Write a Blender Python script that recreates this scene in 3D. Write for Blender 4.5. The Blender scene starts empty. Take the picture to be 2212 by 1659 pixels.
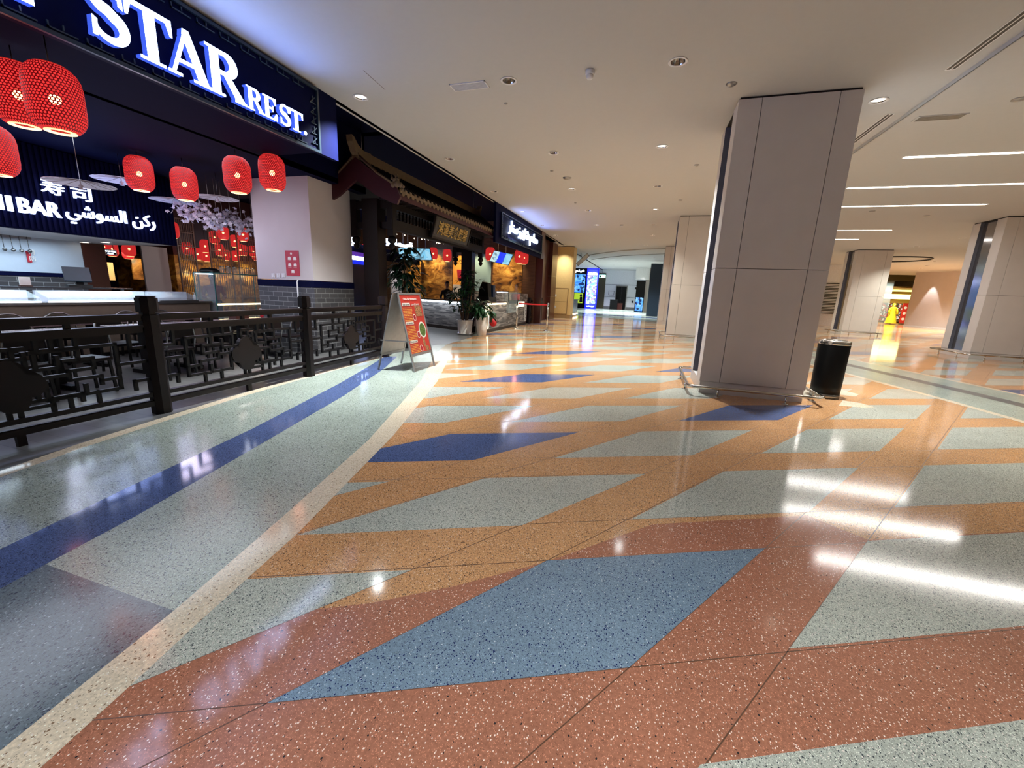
import bpy, math, random
from mathutils import Vector, Matrix, noise
R = random.Random(7)
PI = math.pi
C = bpy.context.scene.collection
SC = bpy.context.scene

# ------------------------------------------------------------------ camera, world, exposure
F = 895.0; CX, CY = 1106.0, 829.5; H = 1.5
_v = Vector((942 - CX, 4847 - CY))
_up = -Vector((_v.x, -_v.y, -F)).normalized()
_vx = 1395.0
_vy = CY + ((_vx - CX) * _up.x - F * _up.z) / _up.y
_Y = Vector((_vx - CX, -(_vy - CY), -F)).normalized()
_X = _Y.cross(_up)
cam = bpy.data.cameras.new('camera'); cam.sensor_width = 36; cam.lens = F / 2212 * 36
cam.clip_start = .02; cam.clip_end = 300
cob = bpy.data.objects.new('camera', cam); C.objects.link(cob)
cob.matrix_world = Matrix(((_X.x, _X.y, _X.z, 0), (_Y.x, _Y.y, _Y.z, 0), (_up.x, _up.y, _up.z, H), (0, 0, 0, 1)))
SC.camera = cob

def ray(px, py):
    r = Vector((px - CX, -(py - CY), -F)); return Vector((r.dot(_X), r.dot(_Y), r.dot(_up)))
def FL(px, py, z=0.0):
    r = ray(px, py); t = (z - H) / r.z; return Vector((r.x * t, r.y * t, z))
def XP(px, py, x):
    r = ray(px, py); t = x / r.x; return Vector((x, r.y * t, H + r.z * t))
def YP(px, py, y):
    r = ray(px, py); t = y / r.y; return Vector((r.x * t, y, H + r.z * t))

w = bpy.data.worlds.new('world'); SC.world = w; w.use_nodes = True
w.node_tree.nodes['Background'].inputs[0].default_value = (.55, .5, .45, 1)
w.node_tree.nodes['Background'].inputs[1].default_value = .03
SC.view_settings.view_transform = 'Standard'; SC.view_settings.look = 'None'
SC.view_settings.gamma = 1; SC.view_settings.use_curve_mapping = False
SC.view_settings.exposure = 0.06
CEIL = 4.33
SC.cycles.max_bounces = 7; SC.cycles.diffuse_bounces = 4; SC.cycles.glossy_bounces = 3; SC.cycles.transmission_bounces = 4; SC.cycles.transparent_max_bounces = 10
LAMP_W = 178.0

def lin(r, g, b):
    return tuple(((c / 255) / 12.92 if c <= 10 else ((c / 255 + .055) / 1.055) ** 2.4) for c in (r, g, b)) + (1,)

def lamp(name, kind, loc, power, color, **k):
    l = bpy.data.lights.new(name, kind); l.energy = power; l.color = color
    o = bpy.data.objects.new(name, l); C.objects.link(o); o.location = loc
    for a, b in k.items():
        if a == 'rot': o.rotation_euler = b
        else: setattr(l, a, b)
    return o
WARM = (.98, .97, .83); WHT = (1, .97, .93); COOL = (.55, .7, 1)

# ------------------------------------------------------------------ materials
M = {}
def mat(name, col, rough=.5, metal=0., emi=None, es=0., spec=.5, var=.06, scale=12., alpha=1., trans=0., bump=0., vec=None):
    if name in M: return M[name]
    m = bpy.data.materials.new(name); m.use_nodes = True; nt = m.node_tree; b = nt.nodes['Principled BSDF']
    c = lin(*col)
    b.inputs['Roughness'].default_value = rough; b.inputs['Metallic'].default_value = metal
    b.inputs['Specular IOR Level'].default_value = spec; b.inputs['Alpha'].default_value = alpha
    b.inputs['Transmission Weight'].default_value = trans
    tc = nt.nodes.new('ShaderNodeTexCoord'); nz = nt.nodes.new('ShaderNodeTexNoise'); nz.inputs['Scale'].default_value = scale
    nz.inputs['Detail'].default_value = 3
    if vec:
        mp = nt.nodes.new('ShaderNodeMapping'); mp.inputs['Scale'].default_value = vec
        nt.links.new(tc.outputs['Object'], mp.inputs[0]); nt.links.new(mp.outputs[0], nz.inputs['Vector'])
    else: nt.links.new(tc.outputs['Object'], nz.inputs['Vector'])
    cr = nt.nodes.new('ShaderNodeValToRGB'); nt.links.new(nz.outputs['Fac'], cr.inputs[0])
    cr.color_ramp.elements[0].position = .3; cr.color_ramp.elements[1].position = .7
    cr.color_ramp.elements[0].color = tuple(x * (1 - var) for x in c[:3]) + (1,)
    cr.color_ramp.elements[1].color = tuple(min(1, x * (1 + var)) for x in c[:3]) + (1,)
    nt.links.new(cr.outputs[0], b.inputs['Base Color'])
    if emi:
        b.inputs['Emission Color'].default_value = lin(*emi); b.inputs['Emission Strength'].default_value = es
    if bump:
        bp = nt.nodes.new('ShaderNodeBump'); bp.inputs['Strength'].default_value = bump; bp.inputs['Distance'].default_value = .02
        nt.links.new(nz.outputs['Fac'], bp.inputs['Height']); nt.links.new(bp.outputs[0], b.inputs['Normal'])
    M[name] = m; return m

def terrazzo(name, col, light=(225, 215, 205), dark=(40, 38, 40), fl_=.06, fd=.06, s=85., rough=.095, mott=.11):
    m = bpy.data.materials.new(name); m.use_nodes = True; nt = m.node_tree; N = nt.nodes; L = nt.links
    b = N['Principled BSDF']; tc = N.new('ShaderNodeTexCoord')
    def vor(sc, off):
        mp = N.new('ShaderNodeMapping'); mp.inputs['Location'].default_value = (off, off * 2, 0); mp.inputs['Scale'].default_value = (1, .72, 1)
        mp.inputs['Rotation'].default_value = (0, 0, off)
        L.new(tc.outputs['Object'], mp.inputs[0])
        v = N.new('ShaderNodeTexVoronoi'); v.voronoi_dimensions = '2D'; v.inputs['Scale'].default_value = sc; L.new(mp.outputs[0], v.inputs['Vector'])
        sp = N.new('ShaderNodeSeparateColor'); L.new(v.outputs['Color'], sp.inputs[0]); return v, sp
    def chip(v, sp, frac, ch, size):
        a = N.new('ShaderNodeMath'); a.operation = 'LESS_THAN'; L.new(sp.outputs[ch], a.inputs[0]); a.inputs[1].default_value = frac
        q = N.new('ShaderNodeMath'); q.operation = 'LESS_THAN'; L.new(v.outputs['Distance'], q.inputs[0]); q.inputs[1].default_value = size
        r = N.new('ShaderNodeMath'); r.operation = 'MULTIPLY'; L.new(a.outputs[0], r.inputs[0]); L.new(q.outputs[0], r.inputs[1]); return r.outputs[0]
    def mix(fac, c1, c2):
        x = N.new('ShaderNodeMix'); x.data_type = 'RGBA'; L.new(fac, x.inputs[0])
        if isinstance(c1, tuple): x.inputs[6].default_value = c1
        else: L.new(c1, x.inputs[6])
        x.inputs[7].default_value = c2; return x.outputs[2]
    nz = N.new('ShaderNodeTexNoise'); nz.inputs['Scale'].default_value = 60; nz.inputs['Detail'].default_value = 6; nz.inputs['Roughness'].default_value = .75
    L.new(tc.outputs['Object'], nz.inputs['Vector'])
    nb = N.new('ShaderNodeTexNoise'); nb.inputs['Scale'].default_value = 1.1; nb.inputs['Detail'].default_value = 4; L.new(tc.outputs['Object'], nb.inputs['Vector'])
    c = lin(*col)
    cr = N.new('ShaderNodeValToRGB'); cr.color_ramp.elements[0].position = .35; cr.color_ramp.elements[1].position = .65
    cr.color_ramp.elements[0].color = tuple(x * (1 - mott * 2) for x in c[:3]) + (1,); cr.color_ramp.elements[1].color = tuple(x * (1 + mott * 2) for x in c[:3]) + (1,)
    L.new(nz.outputs['Fac'], cr.inputs[0])
    x = N.new('ShaderNodeMix'); x.data_type = 'RGBA'; x.blend_type = 'MULTIPLY'; x.inputs[0].default_value = 1
    r2 = N.new('ShaderNodeMapRange'); L.new(nb.outputs['Fac'], r2.inputs[0]); r2.inputs[1].default_value = .3; r2.inputs[2].default_value = .7; r2.inputs[3].default_value = .88; r2.inputs[4].default_value = 1.1
    L.new(cr.outputs[0], x.inputs[6]); L.new(r2.outputs[0], x.inputs[7])
    v1, s1 = vor(s, .3); v2, s2 = vor(s * 1.6, 1.1); v3, s3 = vor(s * 2.6, 2.2)
    o = mix(chip(v3, s3, fl_ * 2.2, 0, .42), x.outputs[2], tuple(min(1, q * 1.9) for q in c[:3]) + (1,))
    o = mix(chip(v3, s3, fd * 2.2, 1, .42), o, tuple(q * .45 for q in c[:3]) + (1,))
    o = mix(chip(v2, s2, fd, 1, .4), o, lin(*dark)); o = mix(chip(v1, s1, fd * .7, 0, .36), o, lin(*dark))
    o = mix(chip(v1, s1, fl_ * .5, 1, .3), o, lin(*light)); o = mix(chip(v2, s2, fl_, 2, .36), o, lin(*light))
    L.new(o, b.inputs['Base Color']); b.inputs['Specular IOR Level'].default_value = .5
    rr = N.new('ShaderNodeMapRange'); L.new(nb.outputs['Fac'], rr.inputs[0]); rr.inputs[3].default_value = rough * .7; rr.inputs[4].default_value = rough * 1.35
    L.new(rr.outputs[0], b.inputs['Roughness'])
    bp = N.new('ShaderNodeBump'); bp.inputs['Strength'].default_value = .03; bp.inputs['Distance'].default_value = .003
    n3 = N.new('ShaderNodeTexNoise'); n3.inputs['Scale'].default_value = 7; n3.inputs['Detail'].default_value = 5; L.new(tc.outputs['Object'], n3.inputs['Vector'])
    L.new(n3.outputs['Fac'], bp.inputs['Height']); L.new(bp.outputs[0], b.inputs['Normal'])
    M[name] = m; return m

def brick(name, c1, c2, mortar, sx, sy, rough=.5, off=.5, msz=.03, rot=None, bump=.4):
    m = bpy.data.materials.new(name); m.use_nodes = True; N = m.node_tree.nodes; L = m.node_tree.links; b = N['Principled BSDF']
    tc = N.new('ShaderNodeTexCoord'); sp = N.new('ShaderNodeSeparateXYZ'); L.new(tc.outputs['Object'], sp.inputs[0])
    ad = N.new('ShaderNodeMath'); ad.operation = 'ADD'; L.new(sp.outputs[0], ad.inputs[0]); L.new(sp.outputs[1], ad.inputs[1])
    cb = N.new('ShaderNodeCombineXYZ'); L.new(ad.outputs[0], cb.inputs[0]); L.new(sp.outputs[2], cb.inputs[1])
    if rot: L.new(sp.outputs[0], cb.inputs[0]); L.new(sp.outputs[1], cb.inputs[1])
    t = N.new('ShaderNodeTexBrick'); t.inputs['Scale'].default_value = 1; t.inputs['Brick Width'].default_value = sx; t.inputs['Row Height'].default_value = sy
    t.inputs['Mortar Size'].default_value = msz * sy; t.offset = off
    t.inputs['Color1'].default_value = lin(*c1); t.inputs['Color2'].default_value = lin(*c2); t.inputs['Mortar'].default_value = lin(*mortar)
    L.new(cb.outputs[0], t.inputs['Vector']); L.new(t.outputs['Color'], b.inputs['Base Color']); b.inputs['Roughness'].default_value = rough
    bp = N.new('ShaderNodeBump'); bp.inputs['Strength'].default_value = bump; bp.inputs['Distance'].default_value = .01; bp.invert = True
    L.new(t.outputs['Fac'], bp.inputs['Height']); L.new(bp.outputs[0], b.inputs['Normal'])
    M[name] = m; return m

# floor
terrazzo('orange_terrazzo', (205, 152, 104), light=(240, 214, 186), dark=(70, 50, 40), fl_=.06, fd=.10, s=130)
terrazzo('red_terrazzo', (164, 108, 84), light=(250, 228, 212), fl_=.06, fd=.01, s=115)
terrazzo('grey_terrazzo', (180, 184, 172), dark=(66, 72, 76), fl_=.06, fd=.10, s=130)
terrazzo('pale_terrazzo', (192, 184, 166), dark=(130, 122, 110), fl_=.03, fd=.04, s=120)
terrazzo('light_blue_terrazzo', (120, 142, 160), light=(195, 206, 214), dark=(16, 32, 84), fl_=.022, fd=.085, s=120)
terrazzo('deep_blue_terrazzo', (84, 100, 142), light=(110, 128, 165), dark=(36, 44, 78), fl_=.06, fd=.12, s=130)
terrazzo('near_grey_terrazzo', (92, 106, 114), light=(150, 162, 172), dark=(16, 26, 58), fl_=.03, fd=.10, s=80, rough=.16)
terrazzo('green_grey_terrazzo', (162, 172, 160), light=(190, 198, 198), dark=(26, 34, 58), fl_=.05, fd=.09, s=100, rough=.19)
terrazzo('cream_terrazzo', (220, 204, 178), dark=(130, 104, 80), fl_=.02, fd=.03, s=90)
mat('joint', (96, 66, 48), .4); mat('joint_light', (190, 170, 150), .3)
brick('stone_tile', (112, 110, 108), (92, 92, 92), (66, 64, 62), .9, .15, rough=.28, msz=.02, rot=True, bump=.05)
mat('ceiling_paint', (190, 190, 190), .9, var=.01); mat('black_paint', (8, 11, 44), .8, spec=.06)
mat('navy_gloss', (9, 13, 48), .6, spec=.05); mat('gap', (25, 20, 18), .8)
mat('column_panel', (208, 202, 198), .32, var=.02, scale=3); mat('column_mirror', (150, 148, 150), .1, metal=.85)
mat('reveal_grey', (98, 102, 116), .35); mat('chrome', (205, 200, 192), .16, metal=1.); mat('steel', (150, 150, 150), .3, metal=1.); mat('alu', (165, 165, 168), .42, metal=.85)
mat('black_gloss', (6, 6, 7), .45, spec=.2); mat('black_plastic', (14, 14, 16), .4)
mat('dark_wood', (20, 9, 11), .42, var=.25, scale=6, spec=.3); mat('dark_wood2', (12, 7, 10), .5, var=.2, spec=.3)
mat('gold', (122, 104, 80), .6, metal=.1, bump=.3); mat('gold_letter', (190, 160, 84), .4, metal=.3)
mat('roof_red', (60, 14, 26), .55); mat('white_wall', (205, 196, 196), .6, var=.02, scale=3)
brick('grey_brick', (78, 76, 78), (62, 61, 64), (150, 150, 150), .26, .10, msz=.045)
mat('wood_brown', (70, 32, 26), .3, var=.15, vec=(1, 1, 14)); mat('plank_wood', (92, 62, 42), .5, var=.45, vec=(1.2, 1.2, 26), scale=3)
mat('beige_wall', (206, 176, 120), .6, var=.05, scale=30, bump=.05); mat('beige_base', (150, 120, 82), .4)
mat('white_paint', (225, 225, 228), .5); mat('white_ceramic', (235, 232, 232), .2); mat('soil', (40, 28, 20), .9)
mat('leaf', (26, 66, 34), .35, var=.35, scale=5); mat('leaf2', (16, 40, 26), .35, var=.35, scale=5); mat('trunk', (92, 68, 48), .8, bump=.5)
mat('red_fabric', (190, 24, 34), .6); mat('red_board', (205, 52, 40), .45); mat('poster_red', (186, 30, 50), .5)
mat('white_print', (245, 240, 232), .6); mat('yellow_print', (250, 200, 90), .6); mat('food_print', (170, 120, 80), .6, var=.7, scale=40)
mat('green_print', (90, 120, 50), .6, var=.5, scale=40)
mat('skin', (160, 112, 86), .5); mat('black_cloth', (12, 12, 15), .85); mat('red_cloth', (120, 18, 28), .8); mat('yellow_dress', (235, 225, 40), .7)
mat('bulb', (255, 240, 210), .4, emi=(255, 214, 150), es=30); mat('warm_lens', (255, 255, 255), .4, emi=(255, 240, 215), es=5)
mat('linear_lens', (255, 255, 255), .4, emi=(255, 240, 220), es=8)
mat('sign_glow', (255, 255, 255), .4, emi=(182, 204, 255), es=8); mat('sushi_glow', (255, 255, 255), .4, emi=(185, 205, 255), es=3); mat('sign_side', (60, 80, 140), .5, emi=(60, 90, 220), es=1.1)
mat('sign_glow2', (255, 255, 255), .4, emi=(205, 225, 255), es=7)
mat('lantern_skin_ring', (150, 30, 30), .5, emi=(220, 60, 40), es=.5); mat('lantern_ring', (255, 235, 190), .4, emi=(255, 215, 150), es=1.6)
mat('glass', (210, 230, 235), .04, alpha=.16, spec=.8, var=.01); mat('glass_edge', (60, 120, 120), .2, alpha=.8)
mat('strip_light', (255, 255, 255), .4, emi=(225, 240, 255), es=7); mat('warm_strip', (255, 255, 255), .4, emi=(255, 225, 170), es=6)
mat('red_glow', (200, 20, 20), .5, emi=(255, 40, 24), es=1.6); mat('led_blue', (20, 30, 160), .4, emi=(16, 20, 235), es=1.6)
mat('kitchen_wall', (196, 208, 222), .45, var=.02); mat('counter_top', (48, 46, 50), .25); mat('laminate', (110, 98, 84), .45)
mat('parasol', (205, 200, 212), .7, var=.08, scale=20); mat('blossom', (215, 208, 222), .7, var=.1, scale=8)
mat('table_top', (120, 100, 104), .16, var=.2, vec=(1, 8, 1)); mat('white_top', (190, 196, 210), .25)
mat('olive', (74, 66, 30), .5); mat('shop_back', (120, 88, 30), .6); mat('shop_glow', (255, 255, 255), .4, emi=(255, 240, 130), es=2.5)
mat('teal', (34, 50, 64), .35); mat('lattice_wood', (112, 92, 84), .5); mat('navy_panel', (16, 44, 84), .5)

def screen(name, cols, scale, es=1.4, vec=(1, 1, 1)):
    m = bpy.data.materials.new(name); m.use_nodes = True; N = m.node_tree.nodes; L = m.node_tree.links; b = N['Principled BSDF']
    tc = N.new('ShaderNodeTexCoord'); mp = N.new('ShaderNodeMapping'); mp.inputs['Scale'].default_value = vec
    L.new(tc.outputs['Object'], mp.inputs[0]); v = N.new('ShaderNodeTexVoronoi'); v.distance = 'CHEBYCHEV'; v.inputs['Scale'].default_value = scale; L.new(mp.outputs[0], v.inputs['Vector'])
    sp = N.new('ShaderNodeSeparateColor'); L.new(v.outputs['Color'], sp.inputs[0]); cr = N.new('ShaderNodeValToRGB'); cr.color_ramp.interpolation = 'CONSTANT'
    while len(cr.color_ramp.elements) < len(cols): cr.color_ramp.elements.new(.5)
    for i, c in enumerate(cols): cr.color_ramp.elements[i].position = i / len(cols); cr.color_ramp.elements[i].color = lin(*c)
    L.new(sp.outputs[0], cr.inputs[0]); L.new(cr.outputs[0], b.inputs['Emission Color']); b.inputs['Emission Strength'].default_value = es
    b.inputs['Base Color'].default_value = (.02, .02, .02, 1); b.inputs['Roughness'].default_value = .2
    M[name] = m; return m
screen('menu_screen', [(120, 190, 225), (150, 205, 230), (125, 195, 228), (90, 130, 150), (160, 210, 235)], 9, 1.1)
screen('menu_screen2', [(190, 220, 225), (160, 205, 235), (120, 150, 160), (200, 225, 215)], 11, 1.1)
screen('blue_screen', [(40, 60, 235), (45, 66, 240), (40, 60, 230)], 6, 1.2)
screen('photo_wall', [(210, 225, 255), (170, 190, 240), (120, 200, 220), (235, 235, 255), (170, 140, 190), (90, 110, 160)], 6, 1.5)
screen('city_screen', [(60, 130, 230), (90, 170, 240), (20, 40, 90), (130, 190, 245)], 5, 1.3)
screen('shelf_goods', [(150, 40, 30), (230, 220, 200), (60, 30, 20), (200, 60, 40), (20, 15, 15), (90, 70, 40)], 9, .9)

def mural(name, c0, c1, c2):
    m = bpy.data.materials.new(name); m.use_nodes = True; N = m.node_tree.nodes; L = m.node_tree.links; b = N['Principled BSDF']
    tc = N.new('ShaderNodeTexCoord'); mp = N.new('ShaderNodeMapping'); mp.inputs['Scale'].default_value = (1, 1, 1.8); L.new(tc.outputs['Object'], mp.inputs[0])
    nz = N.new('ShaderNodeTexNoise'); nz.inputs['Scale'].default_value = 1.5; nz.inputs['Detail'].default_value = 8; nz.inputs['Roughness'].default_value = .65; nz.inputs['Distortion'].default_value = 1.2
    L.new(mp.outputs[0], nz.inputs['Vector']); cr = N.new('ShaderNodeValToRGB'); L.new(nz.outputs['Fac'], cr.inputs[0])
    cr.color_ramp.elements[0].position = .36; cr.color_ramp.elements[0].color = lin(*c0); cr.color_ramp.elements[1].position = .62; cr.color_ramp.elements[1].color = lin(*c2)
    e = cr.color_ramp.elements.new(.48); e.color = lin(*c1)
    L.new(cr.outputs[0], b.inputs['Base Color']); b.inputs['Roughness'].default_value = .35; M[name] = m
mural('gold_mural', (52, 32, 18), (150, 100, 44), (206, 160, 84))

def stone_face():
    m = bpy.data.materials.new('stacked_stone'); m.use_nodes = True; N = m.node_tree.nodes; L = m.node_tree.links; b = N['Principled BSDF']
    tc = N.new('ShaderNodeTexCoord'); mp = N.new('ShaderNodeMapping'); mp.inputs['Scale'].default_value = (3, 3, 22); L.new(tc.outputs['Object'], mp.inputs[0])
    v = N.new('ShaderNodeTexVoronoi'); v.inputs['Scale'].default_value = 1; L.new(mp.outputs[0], v.inputs['Vector'])
    sp = N.new('ShaderNodeSeparateColor'); L.new(v.outputs['Color'], sp.inputs[0]); cr = N.new('ShaderNodeValToRGB'); L.new(sp.outputs[0], cr.inputs[0])
    cr.color_ramp.elements[0].color = lin(52, 54, 60); cr.color_ramp.elements[1].color = lin(150, 148, 146); L.new(cr.outputs[0], b.inputs['Base Color'])
    b.inputs['Roughness'].default_value = .55; bp = N.new('ShaderNodeBump'); bp.inputs['Strength'].default_value = 1; bp.inputs['Distance'].default_value = .04
    L.new(sp.outputs[1], bp.inputs['Height']); L.new(bp.outputs[0], b.inputs['Normal']); M['stacked_stone'] = m
stone_face()

def lantern_skin():
    m = bpy.data.materials.new('lantern_skin'); m.use_nodes = True; N = m.node_tree.nodes; L = m.node_tree.links
    b = N['Principled BSDF']; uv = N.new('ShaderNodeUVMap')
    def mt(op, a, b_=None):
        x = N.new('ShaderNodeMath'); x.operation = op
        for i, q in enumerate((a, b_)):
            if q is None: continue
            if isinstance(q, (int, float)): x.inputs[i].default_value = q
            else: L.new(q, x.inputs[i])
        return x.outputs[0]
    sp = N.new('ShaderNodeSeparateXYZ'); L.new(uv.outputs[0], sp.inputs[0]); u, v = sp.outputs[0], sp.outputs[1]
    def cell(du, dv):
        a = mt('SUBTRACT', mt('FRACT', mt('ADD', u, du)), .5); c = mt('MULTIPLY', mt('SUBTRACT', mt('FRACT', mt('ADD', v, dv)), .5), 1.732)
        return mt('ADD', mt('MULTIPLY', a, a), mt('MULTIPLY', c, c))
    d = mt('MINIMUM', cell(0, 0), cell(.5, .5)); hole = mt('LESS_THAN', d, .13)
    tr = N.new('ShaderNodeBsdfTransparent'); tr.inputs[0].default_value = (1, .42, .36, 1)
    em = N.new('ShaderNodeEmission'); em.inputs[0].default_value = lin(255, 66, 66); em.inputs[1].default_value = 1.15
    mx = N.new('ShaderNodeMixShader'); mx.inputs[0].default_value = .6; L.new(tr.outputs[0], mx.inputs[1]); L.new(em.outputs[0], mx.inputs[2])
    b.inputs['Base Color'].default_value = lin(120, 14, 24); b.inputs['Roughness'].default_value = .6
    b.inputs['Emission Color'].default_value = lin(190, 12, 26); b.inputs['Emission Strength'].default_value = .22
    m2 = N.new('ShaderNodeMixShader'); L.new(hole, m2.inputs[0]); L.new(b.outputs[0], m2.inputs[1]); L.new(mx.outputs[0], m2.inputs[2])
    L.new(m2.outputs[0], N['Material Output'].inputs[0]); M['lantern_skin'] = m
lantern_skin()

# ------------------------------------------------------------------ mesh helpers
WM = {}
def reg(o, m): WM[o.name] = m; o.matrix_world = m
def tag(o, label=None, cat=None, group=None, kind=None):
    for k, v in (('label', label), ('category', cat), ('group', group), ('kind', kind)):
        if v: o[k] = v
    return o
def thing(name, label, cat, loc=(0, 0, 0), rz=0., group=None):
    o = bpy.data.objects.new(name, None); C.objects.link(o); o.empty_display_size = .1
    m = Matrix.Translation(Vector(loc)) @ Matrix.Rotation(rz, 4, 'Z')
    o.location = loc; o.rotation_euler = (0, 0, rz); WM[o.name] = m
    return tag(o, label, cat, group)
class MB:
    def __init__(s): s.v = []; s.f = []; s.mi = []; s.uv = []; s.sm = []; s.m = 0
    def add(s, vs, fs, M4=None, smooth=False, uvs=None):
        n = len(s.v); s.v += [tuple(M4 @ Vector(p)) if M4 else tuple(p) for p in vs]
        for i, f in enumerate(fs):
            s.f.append(tuple(n + k for k in f)); s.mi.append(s.m); s.sm.append(smooth); s.uv.append(uvs[i] if uvs else None)
        return s
    def box(s, a, b, M4=None):
        (x0, y0, z0), (x1, y1, z1) = [tuple(map(min, a, b)), tuple(map(max, a, b))]
        return s.add([(x0, y0, z0), (x1, y0, z0), (x1, y1, z0), (x0, y1, z0), (x0, y0, z1), (x1, y0, z1), (x1, y1, z1), (x0, y1, z1)],
                     [(3, 2, 1, 0), (4, 5, 6, 7), (0, 1, 5, 4), (1, 2, 6, 5), (2, 3, 7, 6), (3, 0, 4, 7)], M4)
    def prism(s, poly, z0, z1, M4=None):
        n = len(poly); a = sum(poly[i][0] * poly[(i + 1) % n][1] - poly[(i + 1) % n][0] * poly[i][1] for i in range(n))
        if a < 0: poly = poly[::-1]
        return s.add([(p[0], p[1], z0) for p in poly] + [(p[0], p[1], z1) for p in poly],
                     [tuple(range(n))[::-1], tuple(range(n, 2 * n))] + [(i, (i + 1) % n, n + (i + 1) % n, n + i) for i in range(n)], M4)
    def flat(s, poly, z, M4=None):
        n = len(poly); a = sum(poly[i][0] * poly[(i + 1) % n][1] - poly[(i + 1) % n][0] * poly[i][1] for i in range(n))
        if a < 0: poly = poly[::-1]
        return s.add([(p[0], p[1], z) for p in poly], [tuple(range(n))], M4)
    def quad(s, a, b, c, d): return s.add([a, b, c, d], [(0, 1, 2, 3)])
    def lathe(s, prof, n=24, M4=None, uvk=None, caps=True):
        vs = []; fs = []; uvs = []
        for r, z in prof:
            for k in range(n): a = 2 * PI * k / n; vs.append((r * math.cos(a), r * math.sin(a), z))
        L = len(prof)
        for i in range(L - 1):
            for k in range(n):
                k2 = (k + 1) % n; fs.append((i * n + k, i * n + k2, (i + 1) * n + k2, (i + 1) * n + k))
                if uvk: uvs.append([(k * uvk[0], prof[i][1] * uvk[1]), ((k + 1) * uvk[0], prof[i][1] * uvk[1]), ((k + 1) * uvk[0], prof[i + 1][1] * uvk[1]), (k * uvk[0], prof[i + 1][1] * uvk[1])])
        if caps:
            if prof[0][0] > 1e-5: fs.append(tuple(range(n))[::-1]); uvs.append(None)
            if prof[-1][0] > 1e-5: fs.append(tuple((L - 1) * n + k for k in range(n))); uvs.append(None)
        return s.add(vs, fs, M4, True, uvs if uvk else None)
    def tube(s, path, r, n=8, closed=False, M4=None):
        P = [Vector(p) for p in path]; L = len(P); vs = []; fs = []
        rr = r if isinstance(r, (list, tuple)) else [r] * L
        up = None
        for i in range(L):
            t = (P[(i + 1) % L] - P[i - 1]) if closed else (P[min(i + 1, L - 1)] - P[max(i - 1, 0)])
            t = t.normalized() if t.length > 1e-9 else Vector((0, 0, 1))
            if up is None: up = Vector((0, 0, 1)) if abs(t.z) < .9 else Vector((1, 0, 0))
            a = t.cross(up).normalized(); b = a.cross(t).normalized(); up = b
            k_ = 1.
            if 0 < i < L - 1 or closed:
                d1 = (P[i] - P[i - 1]).normalized(); d2 = (P[(i + 1) % L] - P[i]).normalized(); k_ = min(1.5, 1 / max(.5, math.cos(d1.angle(d2, 0) / 2)))
            for k in range(n): q = 2 * PI * k / n; vs.append(P[i] + (a * math.cos(q) * k_ + b * math.sin(q)) * rr[i])
        for i in range(L if closed else L - 1):
            j = (i + 1) % L
            for k in range(n): k2 = (k + 1) % n; fs.append((i * n + k, j * n + k, j * n + k2, i * n + k2))
        if not closed: fs += [tuple(range(n)), tuple((L - 1) * n + k for k in range(n))[::-1]]
        return s.add([tuple(v) for v in vs], fs, M4, n > 4)
    def bar(s, a, b, w_, h, up=(0, 0, 1)):
        a, b = Vector(a), Vector(b); t = (b - a).normalized(); u = Vector(up)
        if abs(t.dot(u)) > .98: u = Vector((1, 0, 0))
        x = t.cross(u).normalized() * w_ / 2; y = x.cross(t).normalized() * h / 2
        return s.add([a - x - y, a + x - y, a + x + y, a - x + y, b - x - y, b + x - y, b + x + y, b - x + y],
                     [(0, 1, 2, 3), (7, 6, 5, 4), (0, 4, 5, 1), (1, 5, 6, 2), (2, 6, 7, 3), (3, 7, 4, 0)])
    def ball(s, c, r, n=10, sc=(1, 1, 1)):
        pr = [(math.sin(PI * i / n), -math.cos(PI * i / n)) for i in range(n + 1)]; pr[0] = (1e-4, -1); pr[-1] = (1e-4, 1)
        return s.lathe(pr, n * 2, Matrix.Translation(c) @ Matrix.Diagonal((r * sc[0], r * sc[1], r * sc[2], 1)), caps=False)
    def slot(s, i): s.m = i; return s
    def build(s, name, mats, parent=None, local=False, label=None, kind=None, bev=0, loc=None):
        me = bpy.data.meshes.new(name)
        vs = s.v
        if parent is not None and not local:
            inv = WM[parent.name].inverted(); vs = [inv @ Vector(p) for p in vs]
        elif loc is not None: vs = [Vector(p) - Vector(loc) for p in vs]
        me.from_pydata([tuple(p) for p in vs], [], s.f)
        if any(u for u in s.uv):
            l = me.uv_layers.new(name='UVMap'); i = 0
            for f, u in zip(me.polygons, s.uv):
                for q in range(len(f.vertices)):
                    if u: l.data[i].uv = u[q]
                    i += 1
        if not isinstance(mats, (list, tuple)): mats = [mats]
        for m in mats: me.materials.append(M[m])
        for p, i, sm in zip(me.polygons, s.mi, s.sm): p.material_index = i; p.use_smooth = sm
        me.update(); o = bpy.data.objects.new(name, me); C.objects.link(o)
        WM[o.name] = (WM[parent.name] if parent is not None else Matrix.Translation(Vector(loc)) if loc is not None else Matrix())
        if parent is not None: o.parent = parent
        elif loc is not None: o.location = loc
        if bev:
            md = o.modifiers.new('bevel', 'BEVEL'); md.width = bev; md.segments = 2; md.limit_method = 'ANGLE'
        return tag(o, label, None, None, kind)
def struct(name, mb, mats): return mb.build(name, mats, kind='structure')
def dup(root, loc, rz=0., label=None, group=None):
    r = root.copy(); C.objects.link(r); r.location = loc; r.rotation_euler = (0, 0, rz)
    WM[r.name] = Matrix.Translation(Vector(loc)) @ Matrix.Rotation(rz, 4, 'Z')
    if label: r['label'] = label
    if group: r['group'] = group
    def rec(a, b):
        for ch in list(a.children):
            c = ch.copy(); C.objects.link(c); c.parent = b; rec(ch, c)
    rec(root, r); return r

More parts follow.
